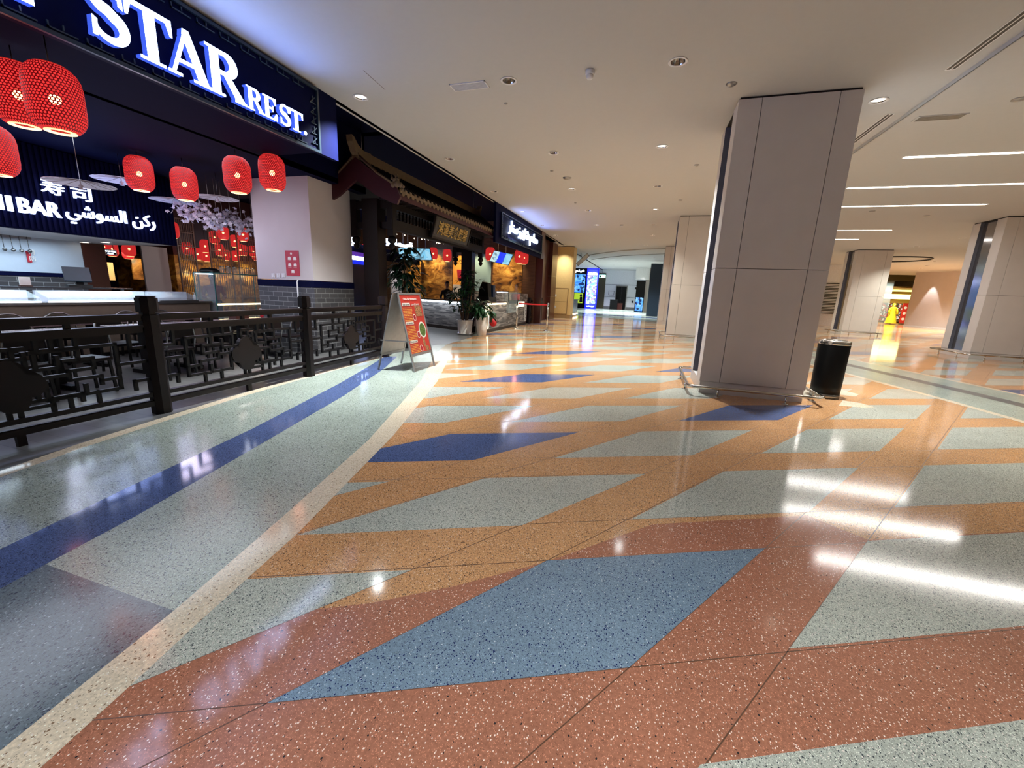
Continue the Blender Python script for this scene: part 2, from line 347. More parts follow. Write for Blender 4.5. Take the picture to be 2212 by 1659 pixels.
def text_mesh(body, size, depth, bold=0.0, mt=0):
    c = bpy.data.curves.new('txt', 'FONT'); c.body = body; c.size = size; c.offset = bold; c.extrude = depth; c.resolution_u = 3
    c.align_x = 'LEFT'
    o = bpy.data.objects.new('txt', c); C.objects.link(o); bpy.context.view_layer.update()
    me = bpy.data.meshes.new_from_object(o.evaluated_get(bpy.context.evaluated_depsgraph_get()))
    vs = [tuple(v.co) for v in me.vertices]; fs = [tuple(p.vertices) for p in me.polygons]
    bpy.data.objects.remove(o); bpy.data.curves.remove(c); bpy.data.meshes.remove(me)
    return vs, fs
def basis(o, x, y, z):
    x, y, z = Vector(x), Vector(y), Vector(z)
    return Matrix(((x.x, y.x, z.x, o[0]), (x.y, y.y, z.y, o[1]), (x.z, y.z, z.z, o[2]), (0, 0, 0, 1)))
def small_print(mb, o, xdir, ydir, w_, h, rows=1, seed=1, depth=.002, words=3):
    """unreadable small print: rows of little strokes"""
    rr = random.Random(seed); x, y = Vector(xdir), Vector(ydir); z = x.cross(y); o = Vector(o); rh = h / rows
    for r in range(rows):
        u = 0.
        while u < w_ * .98:
            k = rr.uniform(.25, .8) * rh; u1 = min(w_, u + k); v0 = r * rh + rh * rr.choice((0, .1)); v1 = (r + 1) * rh - rh * rr.choice((.15, .3))
            for a0, a1, b0, b1 in ((u, u1, v0, v0 + (v1 - v0) * .3), (u, u + (u1 - u) * .35, v0, v1), (u, u1, v1 - (v1 - v0) * .25, v1))[:rr.choice((2, 3))]:
                mb.add([tuple(o + x * p + y * q + z * d) for d in (0, depth) for p, q in ((a0, b0), (a1, b0), (a1, b1), (a0, b1))], [(3, 2, 1, 0), (4, 5, 6, 7), (0, 1, 5, 4), (1, 2, 6, 5), (2, 3, 7, 6), (3, 0, 4, 7)])
            u = u1 + rh * rr.choice((.1, .1, .35))
    return mb
def put_text(mb, body, o, xdir, ydir, width=None, height=None, depth=.01, bold=0.):
    """text with its lower-left at o, fitted to width x height (m)"""
    vs, fs = text_mesh(body, 1., 0.5, bold)
    x0 = min(v[0] for v in vs); x1 = max(v[0] for v in vs); y0 = min(v[1] for v in vs); y1 = max(v[1] for v in vs)
    sy = height / (y1 - y0) if height else width / (x1 - x0); sx = width / (x1 - x0) if width else sy
    z = Vector(xdir).cross(Vector(ydir))
    m = basis(o, Vector(xdir) * sx, Vector(ydir) * sy, z * depth) @ Matrix.Translation((-x0, -y0, .5))
    mb.add(vs, fs, m); return mb

# ------------------------------------------------------------------ lights of the place, with some added fill downlights
LIT = [(-4.5, 6.12), (0, 9.17), (-2.25, 12.22), (0, 15.27), (-4.55, 15.27), (-2.25, 18.33), (-4.6, 21.35), (0, 21.35), (-.3, 25.3),
       (-2.6, 28.6), (-5.0, 25.55), (0, 0), (2.3, -.5), (0, -3), (4.2, -2), (.3, 33.2), (-2.7, 37.2), (-.9, 38.4), (-3.2, 41.7), (-3.45, 39.4), (-1.55, 40.1), (-1.9, 46.0), (-3.6, 46.4),  # unseen downlights around and behind the camera are added as fill
       (2.84, 7.78), (-2.25, 24.4)]
UNLIT = [(-2.1, 6.12), (.08, 6.12), (-4.48, 9.17), (-2.12, 9.17), (-4.52, 12.2), (0, 12.2), (-2.2, 15.27), (-4.55, 18.33), (0, 18.33)]
RLIT = [(11.7, 21.8), (11.7, 24.8), (14.4, 29.6), (16.3, 32.3), (17.5, 35.4), (20.4, 45.0), (7, 27.5), (7, 32), (18.6, 38.2), (19.8, 36.0), (21.6, 34.6), (13.4, 12), (12.8, 6), (8, 6.1), (8, 1), (16, 20), (8, 38)]  # includes downlights added to brighten the white right-hand wall
LIN = [10.4, 12.78, 15.05, 19.65, 22.2]
STEP = .05
for i, (x, y) in enumerate(LIT):
    k = 1.8 if y > 33 else .55 if y > 14 else .42 if y < 2 else 2.0 if (x, y) == (-4.5, 6.12) else 1.15
    lamp('downlight_lamp', 'SPOT', (x, y, CEIL - .012), LAMP_W * k * 6, (.93, .99, 1) if y < 10 else WARM if y < 26 else (.86, .92, 1), spot_size=2.06 if 8 < y < 14 else 1.9, spot_blend=1.0, shadow_soft_size=.06)
for x, y in RLIT:
    lamp('downlight_lamp', 'SPOT', (x, y, CEIL - STEP - .012), LAMP_W * (9 if y > 30 else 4.2), WARM, spot_size=2.1, spot_blend=1.0, shadow_soft_size=.06)
for y in LIN:
    lamp('linear_lamp', 'AREA', (6.4, y, CEIL - STEP - .02), LAMP_W * .5, WHT, shape='RECTANGLE', size=4.0, size_y=.09, spread=3.0)

# ------------------------------------------------------------------ floor
def floor():
    mb = MB(); names = ['orange_terrazzo', 'red_terrazzo', 'grey_terrazzo', 'pale_terrazzo', 'light_blue_terrazzo', 'deep_blue_terrazzo', 'green_grey_terrazzo',
                        'cream_terrazzo', 'joint', 'stone_tile', 'joint_light', 'near_grey_terrazzo']
    ix = {n: i for i, n in enumerate(names)}
    mb.slot(0).box((-22, -9, -.12), (32, 62, 0))
    mb.slot(ix['red_terrazzo']).flat([(-3, -9), (-2.2, .6), (-1.75, 1.1), (-1.12, 1.46), (-.79, 1.71), (-.38, 2.08), (.2, 2.72), (1.28, 3.27), (1.56, 3.05), (2.7, 3.6), (3.85, 4.2), (5.2, 4.8), (12, 5), (12, -9)], .0003)
    O = Vector((-1.1648, .9139)); U = Vector((1.2189, 1.8151)); V = Vector((1.9351, .9487)); a = Vector((.7792, 1.1724)); b = Vector((1.2568, .6058))
    fixed = {(0, 0): 4, (1, -1): 2, (1, 0): 2, (2, -1): 2, (2, -2): 5, (2, 0): 2, (3, -1): 5, (1, 1): 2, (2, 1): 2, (3, 0): 2, (3, -2): 2, (4, -3): 3, (5, -4): 5, (7, -5): 3,
             (6, -4): 2, (0, 1): 2, (-1, 1): 2, (3, -3): 2, (4, -2): 2, (0, -1): 2, (4, -1): 3, (5, -3): 2, (5, -2): 3, (6, -5): 2, (8, -6): 5, (6, -3): 5}
    rr = random.Random(3)
    for i in range(-8, 34):
        for j in range(-26, 12):
            p = O + U * i + V * j
            if p.x < -7.5 or p.x > 22 or p.y < -6 or p.y > 33: continue
            c = fixed.get((i, j)) or rr.choice([2, 2, 2, 2, 3, 3, 5])
            mb.slot(c).flat([tuple(p), tuple(p + a), tuple(p + a + b), tuple(p + b)], .0006)
    # brass joint lines continuing the lozenge edges
    mb.slot(ix['joint'])
    ua, ub = a.normalized(), b.normalized()
    for k in range(-6, 9):
        for off, d in ((Vector((0, 0)), 'a'), (b, 'a')):
            p = O + V * k + off; n = Vector((-ua.y, ua.x)) * .0023
            q0, q1 = p - ua * 10, p + ua * 14
            mb.flat([tuple(q0 - n), tuple(q1 - n), tuple(q1 + n), tuple(q0 + n)], .00045)
        for off in (Vector((0, 0)), a):
            p = O + U * k + off; n = Vector((-ub.y, ub.x)) * .0023
            q0, q1 = p - ub * 8, p + ub * 12
            mb.flat([tuple(q0 - n), tuple(q1 - n), tuple(q1 + n), tuple(q0 + n)], .00045)
    # left walkway zone, its cream border and blue strip
    cL = [(-1.2, -6), (-1.5, -2), (-1.82, .51), (-1.93, 1.12), (-2.12, 1.91), (-2.49, 3.32), (-3.40, 5.95), (-4.0, 7.35), (-4.6, 8.75), (-5.14, 10.41)]
    cR = [(-1.0, -6), (-1.3, -2), (-1.64, .53), (-1.69, .78), (-1.76, 1.11), (-1.89, 1.81), (-2.34, 3.52), (-3.15, 6.05), (-3.72, 7.5), (-4.4, 9.15), (-5.0, 10.49)]
    mb.slot(ix['green_grey_terrazzo']).flat([(-9, -6)] + cL + [(-9, 10.41)], .0009)
    mb.slot(ix['cream_terrazzo']).flat(cL + cR[::-1], .0012)
    p0, p1 = FL(60, 1205), FL(382, 1322)
    mb.slot(ix['near_grey_terrazzo']).flat([(p0.x - .6, p0.y - .25), (p0.x, p0.y), (p1.x, p1.y), (-1.75, 1.0), (-1.6, 0), (-1.3, -6), (-6, -6), (-5, p0.y - 1)], .00105)
    bu = [(-3.0, -3), (-3.1, -.5), (-3.25, 1.1), (-3.44, 1.8), (-3.76, 3.11), (-4.40, 5.2), (-4.98, 6.84), (-5.35, 7.8)]
    bl = [(-2.55, -3), (-2.7, -.5), (-2.83, .93), (-2.97, 1.58), (-3.28, 2.68), (-3.84, 4.6), (-4.5, 6.5), (-5.1, 7.9)]
    mb.slot(ix['deep_blue_terrazzo']).flat(bu + bl[::-1], .0012)
    tn = [(-4.0, -4), (-4.25, 0), (-4.44, 1.59), (-4.62, 2.2), (-4.76, 2.9), (-4.95, 3.9), (-5.08, 5.0), (-5.2, 6.5), (-5.3, 8.0)]
    mb.slot(ix['cream_terrazzo']).flat(tn + [(x - .13, y) for x, y in tn[::-1]], .0013)
    mb.slot(ix['stone_tile']).flat([(x - .13, y) for x, y in tn] + [(-5.3, 10.3), (-5.14, 10.41), (-5.35, 13.6), (-5.4, 24), (-21.5, 24), (-21.5, -4)], .0016)
    # right hand banded walkway
    lo = [(2.2, 17.5), (3.3, 14.5), (3.9, 12.9), (4.41, 10.99), (4.92, 8.94), (5.19, 7.42), (5.35, 5), (5.2, 2), (4.6, -2)]
    sh = lambda P, d: [(x + d, y + d * .25) for x, y in P]
    mb.slot(ix['green_grey_terrazzo']).flat(lo + sh(lo, 2.0)[::-1], .0009)
    for d, wd, mt in ((0, .13, 'cream_terrazzo'), (2.0, .13, 'cream_terrazzo'), (1.0, .3, 'stone_tile')):
        mb.slot(ix[mt]).flat(sh(lo, d) + sh(lo, d + wd)[::-1], .0012)
    mb.slot(ix['green_grey_terrazzo']).flat([(-5.4, 31), (0, 28.5), (6, 27.5), (6, 61), (-12, 61), (-12, 31)], .0012)
    mb.slot(ix['deep_blue_terrazzo']).flat([(-5.4, 34), (6, 31), (6, 32), (-5.4, 35.4)], .0015)
    mb.slot(ix['pale_terrazzo']).flat([(-5.4, 38), (6, 35.5), (6, 36.3), (-5.4, 39)], .0015)
    mb.slot(ix['cream_terrazzo']).flat([(2.98, 7.35), (3.2, 7.8), (3.42, 7.72), (3.5, 7.5), (3.3, 7.38)], .0012)
    mb.flat([(3.15, 8.3), (3.5, 8.9), (3.7, 8.5), (3.55, 8.25)], .0012)
    struct('floor', mb, names)
floor()

# ------------------------------------------------------------------ ceiling
def ceiling_plane(mb, x0, x1, y0, y1, z, holes, h=.082):
    xs = sorted({x0, x1} | {x + s * h for x, y in holes for s in (-1, 1)}); ys = sorted({y0, y1} | {y + s * h for x, y in holes for s in (-1, 1)})
    vi = {}; vs = []
    for i, x in enumerate(xs):
        for j, y in enumerate(ys): vi[i, j] = len(vs); vs.append((x, y, z))
    fs = []
    for i in range(len(xs) - 1):
        for j in range(len(ys) - 1):
            cx, cy = (xs[i] + xs[i + 1]) / 2, (ys[j] + ys[j + 1]) / 2
            if any(abs(cx - x) < h and abs(cy - y) < h for x, y in holes): continue
            fs.append((vi[i, j], vi[i, j + 1], vi[i + 1, j + 1], vi[i + 1, j]))
    mb.add(vs, fs)
def ceiling():
    mb = MB()
    ceiling_plane(mb, -4.95, 3.42, -9, 62, CEIL, LIT + UNLIT)
    ceiling_plane(mb, 3.42, 32, -9, 62, CEIL - STEP, RLIT)
    mb.box((3.418, -9, CEIL - STEP), (3.43, 62, CEIL + .02))
    mb.box((-14, 24.2, CEIL), (-4.95, 62, CEIL + .02))
    mb.box((-22, -9, 5.3), (32, 62, 5.4))
    struct('ceiling', mb, 'ceiling_paint')
    d = MB(); d.slot(0)
    d.box((-5.03, -4, 3.44), (-4.95, 6.1, CEIL + .1)); d.box((-5.03, 6.1, CEIL), (-4.95, 24.2, CEIL + .35)); d.box((-5.03, 13.6, 3.1), (-4.95, 20.6, CEIL + .1))
    struct('trim_1', d, 'navy_gloss')
    d = MB(); d.box((-20.4, -4, 3.59), (-6.5, 8.9, 3.7)); d.box((-6.6, -4, 3.59), (-5.03, 6.1, 3.7)); d.box((-20.4, 8.8, 4.85), (-5.0, 24.2, 4.95)); d.box((-20.4, 8.8, 3.6), (-6.5, 8.9, 4.9))
    d.box((-6.6, 6.0, 3.6), (-6.5, 8.9, 4.9)); d.box((-6.6, 6.0, 3.6), (-5.03, 6.1, 4.9)); d.box((-6.6, 6.0, 4.85), (-5.0, 9, 4.95))
    struct('ceiling_restaurant', d, 'black_paint')
    t = MB()
    pts = [(-5.7, 30.5), (-5.0, 32.5), (-4.56, 32.15), (-3.9, 31.0), (-3.16, 29.92), (-1.85, 28.3), (-.7, 27.38), (.5, 26.8), (3, 26.2), (3.4, 26.1)][2:]
    t.prism(pts + [(x, y + .35) for x, y in pts[::-1]], CEIL - .05, CEIL)
    pts2 = [(x, y + 3.4) for x, y in pts]
    t.prism(pts2 + [(x, y + .3) for x, y in pts2[::-1]], CEIL - .04, CEIL)
    struct('trim_2', t, 'ceiling_paint')
ceiling()

# downlights
def downlight_parts(t, lit, z):
    p = MB(); n = 32
    p.lathe([(.088, z - .001), (.112, z - .001), (.116, z - .005), (.112, z - .008), (.09, z - .008), (.086, z - .002)], n, Matrix.Translation((0, 0, 0)), caps=False)
    p.build('trim_ring', 'white_paint', t, True)
    c = MB(); c.lathe([(.087, z - .004), (.078, z + .03), (.05, z + .09), (.03, z + .11)], 12, caps=False); c.build('reflector', 'chrome', t, True)
    l = MB()
    if lit: l.lathe([(.0001, z + .012), (.078, z + .012), (.078, z + .02), (.0001, z + .02)], 24, caps=False); l.build('lens', 'warm_lens', t, True)
    else: l.lathe([(.03, z + .1), (.03, z + .13), (.0001, z + .13)], 12, caps=False); l.build('lens', 'black_plastic', t, True)
def where(x, y):
    if x > 3.4: s = 'on the right-hand ceiling'
    else: s = 'over the restaurant side' if x < -3.4 else ('over the middle of the walkway' if x < -1.2 else 'in line with the big column row')
    return s
dl = thing('downlight', 'round lit recessed ceiling downlight', 'downlight', (0, 0, 0)); downlight_parts(dl, True, CEIL)
du = thing('downlight', 'round unlit recessed ceiling downlight', 'downlight', (0, 0, 0)); downlight_parts(du, False, CEIL)
VIS = lambda x, y: y > 4
nrow = {}
ORD = ['first', 'second', 'third', 'fourth', 'fifth', 'sixth', 'seventh', 'eighth', 'ninth', 'tenth', 'eleventh', 'twelfth', 'thirteenth', 'fourteenth', 'fifteenth', 'sixteenth']
used = {0: False, 1: False}
for lst, lit, src, zz, gr in ((LIT, 1, dl, 0, 'lit downlights'), (UNLIT, 0, du, 0, 'unlit downlights'), (RLIT, 1, dl, -STEP, 'lit downlights')):
    for x, y in sorted(lst, key=lambda q: q[1]):
        if y < 4: continue
        k = (where(x, y), lit); nrow[k] = nrow.get(k, 0) + 1
        lab = '%s recessed downlight %s, %s nearest of its row' % ('lit' if lit else 'unlit chrome', where(x, y), ORD[nrow[k] - 1])
        if not used[lit]:
            src.location = (x, y, zz); src['label'] = lab; src['group'] = gr; used[lit] = True
        else: dup(src, (x, y, zz), 0, lab, gr)
for i, y in enumerate(LIN):
    m = MB(); z = CEIL - STEP; nm = ['nearest and longest-looking', 'second nearest', 'third nearest', 'fourth nearest', 'farthest and shortest-looking'][i]
    t = thing('linear_light', '%s white linear light strip on the right-hand ceiling' % nm, 'linear light', (6.4, y, z), 0, 'linear ceiling lights')
    m.box((-2, -.05, -.012), (2, .05, .0)); m.build('lens', 'linear_lens', t, True)
    m = MB(); m.box((-2.02, -.06, -.006), (2.02, -.051, .0)); m.box((-2.02, .051, -.006), (2.02, .06, .0)); m.build('frame', 'white_paint', t, True)

# slot diffusers, grille, detectors, sprinklers
def slot_diffuser(x, y0, y1, lab):
    t = thing('slot_diffuser', lab, 'air vent', (x, (y0 + y1) / 2, CEIL), 0, 'slot diffusers'); L = (y1 - y0) / 2
    m = MB(); m.box((-.055, -L, -.004), (.055, L, 0)); m.build('frame', 'white_paint', t, True)
    m = MB(); m.box((-.04, -L + .02, -.006), (-.008, L - .02, -.003)); m.box((.008, -L + .02, -.006), (.04, L - .02, -.003)); m.build('slot_opening', 'black_plastic', t, True)
slot_diffuser(3.22, 3.4, 7.02, 'long black double-slot air diffuser at the top right corner')
slot_diffuser(3.22, 8.3, 11.6, 'black double-slot air diffuser emerging behind the big column')
g = FL(1014, 185, CEIL); t = thing('return_grille', 'small white rectangular air grille with fine slats on ceiling', 'air vent', (g.x, g.y, CEIL))
m = MB(); m.box((-.27, -.1, -.012), (.27, -.085, 0)); m.box((-.27, .085, -.012), (.27, .1, 0)); m.box((-.27, -.1, -.012), (-.255, .1, 0)); m.box((.255, -.1, -.012), (.27, .1, 0)); m.build('frame', 'white_paint', t, True)
m = MB(); m.box((-.255, -.085, -.003), (.255, .085, 0)); m.build('backing', 'steel', t, True)
m = MB()
for k in range(9): m.box((-.255, -.08 + k * .019, -.01), (.255, -.073 + k * .019, -.003))
m.build('slat', 'white_paint', t, True)
g2 = FL(2030, 253, CEIL - STEP); t = thing('return_grille', 'grey rectangular air grille on the right-hand ceiling above linear lights', 'air vent', (g2.x, g2.y, CEIL - STEP))
m = MB(); m.box((-.3, -.1, -.01), (.3, .1, 0)); m.build('frame', 'ceiling_paint', t, True)
m = MB()
for k in range(7): m.box((-.27, -.08 + k * .024, -.016), (.27, -.068 + k * .024, -.01))
m.build('slat', 'steel', t, True)
s = FL(1275, 152, CEIL); t = thing('smoke_detector', 'white cylindrical smoke detector hanging from ceiling', 'smoke detector', (s.x, s.y, CEIL))
m = MB(); m.lathe([(.055, 0), (.06, -.01), (.06, -.045), (.05, -.05)], 20, caps=True); m.build('base', 'white_paint', t, True)
m = MB(); m.lathe([(.035, -.05), (.045, -.06), (.045, -.085), (.03, -.1), (.0001, -.1)], 20, caps=False); m.build('sensor_head', 'white_paint', t, True)
for px, py, r_, lab in ((1093, 223, .025, 'tiny dark sprinkler head beside the unlit downlight'), (1580, 181, .07, 'dark round ceiling speaker left of the big column'),
                        (1225, 384, .11, 'pale round ceiling speaker over mid walkway'), (1192, 369, .04, 'small dark sprinkler below a downlight'), (1505, 356, .05, 'small dark disc on ceiling beside lit downlight'),
                        (1243, 438, .04, 'small dark sprinkler beyond the pale speaker'), (1343, 486, .08, 'dark dome sensor far along the ceiling'), (1470, 432, .06, 'small brown disc before the second column'), (975, 345, .001, '')):
    if not lab: continue
    q = FL(px, py, CEIL); m = MB(); m.lathe([(r_, 0), (r_, -.006), (r_ * .6, -.012 - r_ * .2), (.0001, -.014 - r_ * .2)], 20, caps=False)
    o = m.build('ceiling_sensor' if r_ < .06 else 'ceiling_speaker', 'steel', loc=None, local=True); o.location = (q.x, q.y, CEIL); tag(o, lab, 'ceiling fitting', 'ceiling fittings')
for px, py, lab in ((1790 + 1, 456, 'small ceiling disc right of big column under third strip'), (1884, 456, 'round ceiling disc beyond the third linear light'), (2002, 466, 'small dark ceiling disc left of the right column'), (2212 - 10, 214, 'dark ceiling disc at the right edge')):
    q = FL(px, py, CEIL - STEP); m = MB(); m.lathe([(.08, 0), (.08, -.006), (.05, -.02), (.0001, -.022)], 20, caps=False)
    o = m.build('ceiling_speaker', 'steel', local=True); o.location = (q.x, q.y, CEIL - STEP); tag(o, lab, 'ceiling fitting', 'ceiling fittings')
a0, a1 = FL(785, 152, CEIL), FL(832, 194, CEIL)
m = MB(); m.bar((a0.x, a0.y, CEIL - .001), (a1.x, a1.y, CEIL - .001), .006, .002); struct('trim_3', m, 'joint')

# ------------------------------------------------------------------ columns
def column(x0, y0, lab, guard, W=1.5, D=1.4, right=False):
    top = CEIL - (STEP if x0 > 3.4 else 0)
    t = thing('column', lab, 'column', (x0, y0, 0), 0, 'clad columns')
    m = MB(); m.box((.12, .1, 0), (W - .12, D - .1, top)); m.build('core', 'gap', t, True)
    m = MB(); m.box((.012, .012, 0), (W - .012, D - .012, .195)); m.build('plinth', 'column_panel', t, True)
    g = .004; segs = [(0, .30), (.30, 1.235), (1.235, W)]
    for z0, z1 in ((.2, 1.978), (1.986, top - .03)):
        for a, b in segs:
            for yy in (0, D - .03):
                m = MB(); m.box((a + (g if a else 0), yy, z0), (b - (g if b < W else 0), yy + .03, z1)); m.build('panel', 'column_panel', t, True)
        for xx in (0, W - .03):
            for a, b in ((.034, .38), (1.06, D - .034)):
                m = MB(); m.box((xx, a, z0), (xx + .03, b, z1)); m.build('panel', 'column_panel', t, True)
    for xx, s in ((.10, 1), (W - .10, -1)):
        m = MB(); m.box((xx - .01, .38, .195), (xx + .01, 1.06, top - .02)); m.build('mirror_strip', 'column_mirror', t, True)
        e = 0 if s == 1 else W - .10
        m = MB(); m.box((e, .376, .2), (e + .10, .38, top - .03)); m.box((e, 1.052, .2), (e + .10, 1.06, top - .03)); m.build('reveal', 'reveal_grey', t, True)
    m = MB(); m.box((.02, .02, top - .03), (W - .02, D - .02, top)); m.build('head_reveal', 'gap', t, True)
    if guard:
        gt = thing('guard_rail', 'low stainless steel tube rail around the foot of ' + guard, 'guard rail', (x0, y0, 0), 0, 'column guard rails')
        j = .19; k = .25; c = .08; zr = .145
        P = [(-j + c, -k, zr), (W + j - c, -k, zr), (W + j, -k + c, zr), (W + j, D + k - c, zr), (W + j - c, D + k, zr), (-j + c, D + k, zr), (-j, D + k - c, zr), (-j, -k + c, zr)]
        m = MB(); m.tube([P[i // 2] if i % 2 == 0 else tuple((a + b) / 2 for a, b in zip(P[i // 2], P[(i // 2 + 1) % 8])) for i in range(16)], .024, 10, True); m.build('rail', 'chrome', gt, True)
        for fx, fy in ((.25, -k), (1.19, -k), (-j, .2), (-j, 1.1), (W + j, .2), (W + j, 1.1), (.25, D + k), (1.19, D + k)):
            m = MB(); m.tube([(fx, fy, .008), (fx, fy, zr - .02)], .014, 8); p = m.build('post', 'chrome', gt, True)
            WM[p.name] = WM[gt.name]
            m = MB(); m.lathe([(.045, 0), (.045, .008), (.02, .014)], 16, Matrix.Translation((fx, fy, 0))); f = m.build('foot_disc', 'chrome', p, True)
column(.98, 7.28, 'big pale panelled square column in the right foreground', 'the big foreground column')
column(.86, 16.45, 'pale panelled column directly behind the big foreground column', 'the second column')
column(.78, 25.6, 'third and smallest pale panelled column in the left row', '')
column(10.03, 16.93, 'beige panelled column with mirror strip at the right edge', 'the right edge column')
column(10.0, 26.15, 'far beige panelled column with mirror strip between trash bin and shop', 'the far right column')

# trash bin
t = thing('trash_bin', 'tall black cylindrical trash bin with chrome rims beside big column', 'trash bin', (3.0, 7.99, 0))
m = MB(); m.lathe([(.205, .07), (.21, .2), (.218, .87), (.214, .88)], 40); m.build('body', 'black_gloss', t, True)
m = MB(); m.lathe([(.205, 0), (.208, .07), (.2, .075)], 40); m.build('base_ring', 'steel', t, True)
m = MB(); m.lathe([(.214, .875), (.22, .885), (.22, .935), (.17, .945), (.165, .92)], 40, caps=False); m.build('top_rim', 'chrome', t, True)
m = MB(); m.lathe([(.166, .92), (.0001, .915)], 40, caps=False); m.build('lid', 'steel', t, True)

# ------------------------------------------------------------------ signs
XD, YD, ZD = (1, 0, 0), (0, 1, 0), (0, 0, 1)
def arc(cx, cy, rx, ry, a0, a1, n=14): return [(cx + rx * math.cos(math.radians(a0 + (a1 - a0) * i / n)), cy + ry * math.sin(math.radians(a0 + (a1 - a0) * i / n))) for i in range(n + 1)]
def stroke(pts, ws):
    """closed outline pieces (quads) around a centre line with varying width"""
    L, Rr = [], []
    for i, p in enumerate(pts):
        q0 = Vector(pts[max(0, i - 1)]); q1 = Vector(pts[min(len(pts) - 1, i + 1)]); t = (q1 - q0).normalized(); n = Vector((-t.y, t.x)) * ws[i] / 2
        L.append(Vector(p) + n); Rr.append(Vector(p) - n)
    return [[tuple(L[i]), tuple(L[i + 1]), tuple(Rr[i + 1]), tuple(Rr[i])] for i in range(len(pts) - 1)]
def rect(x0, y0, x1, y1): return [(x0, y0), (x1, y0), (x1, y1), (x0, y1)]
def glyph(ch):
    """slab-serif capitals, cap height 1; returns pieces and advance width"""
    f = .055
    if ch == 'T': return [rect(0, .90, .9, 1), [(0, .68), (.05, .68), (.12, .9), (0, .9)], [(.9, .68), (.9, .9), (.78, .9), (.85, .68)], rect(.34, f, .56, .9), rect(.2, 0, .7, f)], .9
    if ch == 'E': return [rect(.1, f, .32, 1 - f), rect(0, 0, .8, f * 1.4), rect(0, 1 - f * 1.4, .76, 1), rect(.32, .46, .56, .54), rect(.52, .36, .58, .64), [(.76, 1), (.76, .7), (.7, .7), (.58, .93), (.58, 1)], [(.8, 0), (.58, 0), (.58, .07), (.74, .32), (.8, .32)]], .82
    if ch == 'A': return [[(.08, f), (.16, f), (.47, .84), (.43, .99)], [(.40, 1), (.54, 1), (.93, f), (.68, f), (.38, .88)], rect(.22, .28, .66, .36), rect(0, 0, .3, f), rect(.56, 0, 1.02, f)], 1.0
    if ch == 'R':
        P = [(.32, .95)] + arc(.46, .735, .24, .215, 90, -90) + [(.32, .52)]
        W_ = [.1] * len(P)
        for i in range(len(P)): W_[i] = .1 + .12 * max(0, (P[i][0] - .46) / .24)
        return [rect(.1, f, .32, 1 - f), rect(0, 0, .42, f), rect(0, 1 - f, .34, 1)] + stroke(P, W_) + [[(.38, .54), (.56, .54), (.96, f), (.70, f)], rect(.68, 0, 1.0, f)], .98
    if ch == 'S':
        P = arc(.40, .735, .24, .215, 20, 180, 12) + arc(.40, .735, .24, .2, 190, 255, 5)[:-1] + [(.40, .53), (.46, .49)] + arc(.42, .255, .24, .215, 70, -90, 14) + arc(.40, .255, .26, .215, -95, -165, 7)
        n = len(P); W_ = [.09 + .13 * math.exp(-((i / (n - 1) - .5) / .26) ** 2) for i in range(n)]
        return stroke(P, W_) + [[(.60, .98), (.68, .98), (.68, .66), (.60, .70)], [(.10, .02), (.18, .02), (.2, .30), (.12, .34)]], .76
    if ch == 'H': return [rect(.1, f, .32, 1 - f), rect(.68, f, .9, 1 - f), rect(.32, .46, .68, .54)] + [rect(a, b, a + .42, b + f) for a in (0, .58) for b in (0, 1 - f)], 1.02
    if ch == 'I': return [rect(.1, f, .32, 1 - f), rect(0, 0, .42, f), rect(0, 1 - f, .42, 1)], .44
    if ch == 'N': return [rect(.12, f, .2, 1 - f), rect(.8, f, .88, 1), [(.1, 1), (.32, 1), (.88, .12), (.88, 0), (.78, 0)], rect(0, 0, .34, f), rect(.66, 1 - f, 1, 1), rect(0, 1 - f, .2, 1)], 1.0
    if ch == 'C':
        P = arc(.5, .5, .38, .45, 35, 325, 20); return stroke(P, [.08 + .15 * math.sin(PI * i / 20) for i in range(21)]) + [[(.76, .98), (.84, .98), (.84, .64), (.77, .66)], rect(.77, .1, .83, .3)], .92
    if ch == '.': return [arc(.12, .1, .1, .1, 0, 360, 14)[:-1]], .26
def letter(parent, ch, o, w_, h, depth, faces=('sign_glow', 'sign_side')):
    ps, adv = glyph(ch); m = basis(o, Vector(YD) * (w_ / adv), Vector(ZD) * h, XD)
    mb = MB()
    for p in ps:
        mb.slot(1).prism(p, 0, depth * .93, m); mb.slot(0).prism(p, depth * .93, depth, m)
    return mb.build('letter', list(faces), parent)
def sign_frame(t, x, y0, y1, z0, z1, ornament=True):
    m = MB(); m.box((x, y0, z0), (x + .03, y1, z1)); m.build('backing_panel', 'navy_gloss', t)
    m = MB(); e = .035
    m.box((x + .03, y0, z0), (x + .06, y1, z0 + e)); m.box((x + .03, y0, z1 - e), (x + .06, y1, z1)); m.box((x + .03, y0, z0 + e), (x + .06, y0 + e, z1 - e)); m.box((x + .03, y1 - e, z0 + e), (x + .06, y1, z1 - e))
    m.build('frame', 'teal', t)
    for zz in (z0 + .055, z1 - .10):      # fret border
        m = MB(); y = y0 + .08
        while y < y1 - .3:
            m.box((x + .03, y, zz), (x + .045, y + .2, zz + .012)); m.box((x + .03, y, zz), (x + .045, y + .012, zz + .05)); m.box((x + .03, y + .1, zz + .02), (x + .045, y + .112, zz + .06))
            y += .26
        m.build('fret_border', 'teal', t)
    for yy in (y0 + .05, y1 - .16):
        m = MB()
        for q in range(5):
            zz = z0 + .1 + q * (z1 - z0 - .2) / 5
            m.box((x + .03, yy, zz), (x + .045, yy + .11, zz + .012)); m.box((x + .03, yy + .05, zz), (x + .045, yy + .062, zz + .1)); m.bar((x + .037, yy, zz), (x + .037, yy + .11, zz + .1), .012, .012, (1, 0, 0))
        m.build('fret_border', 'teal', t)
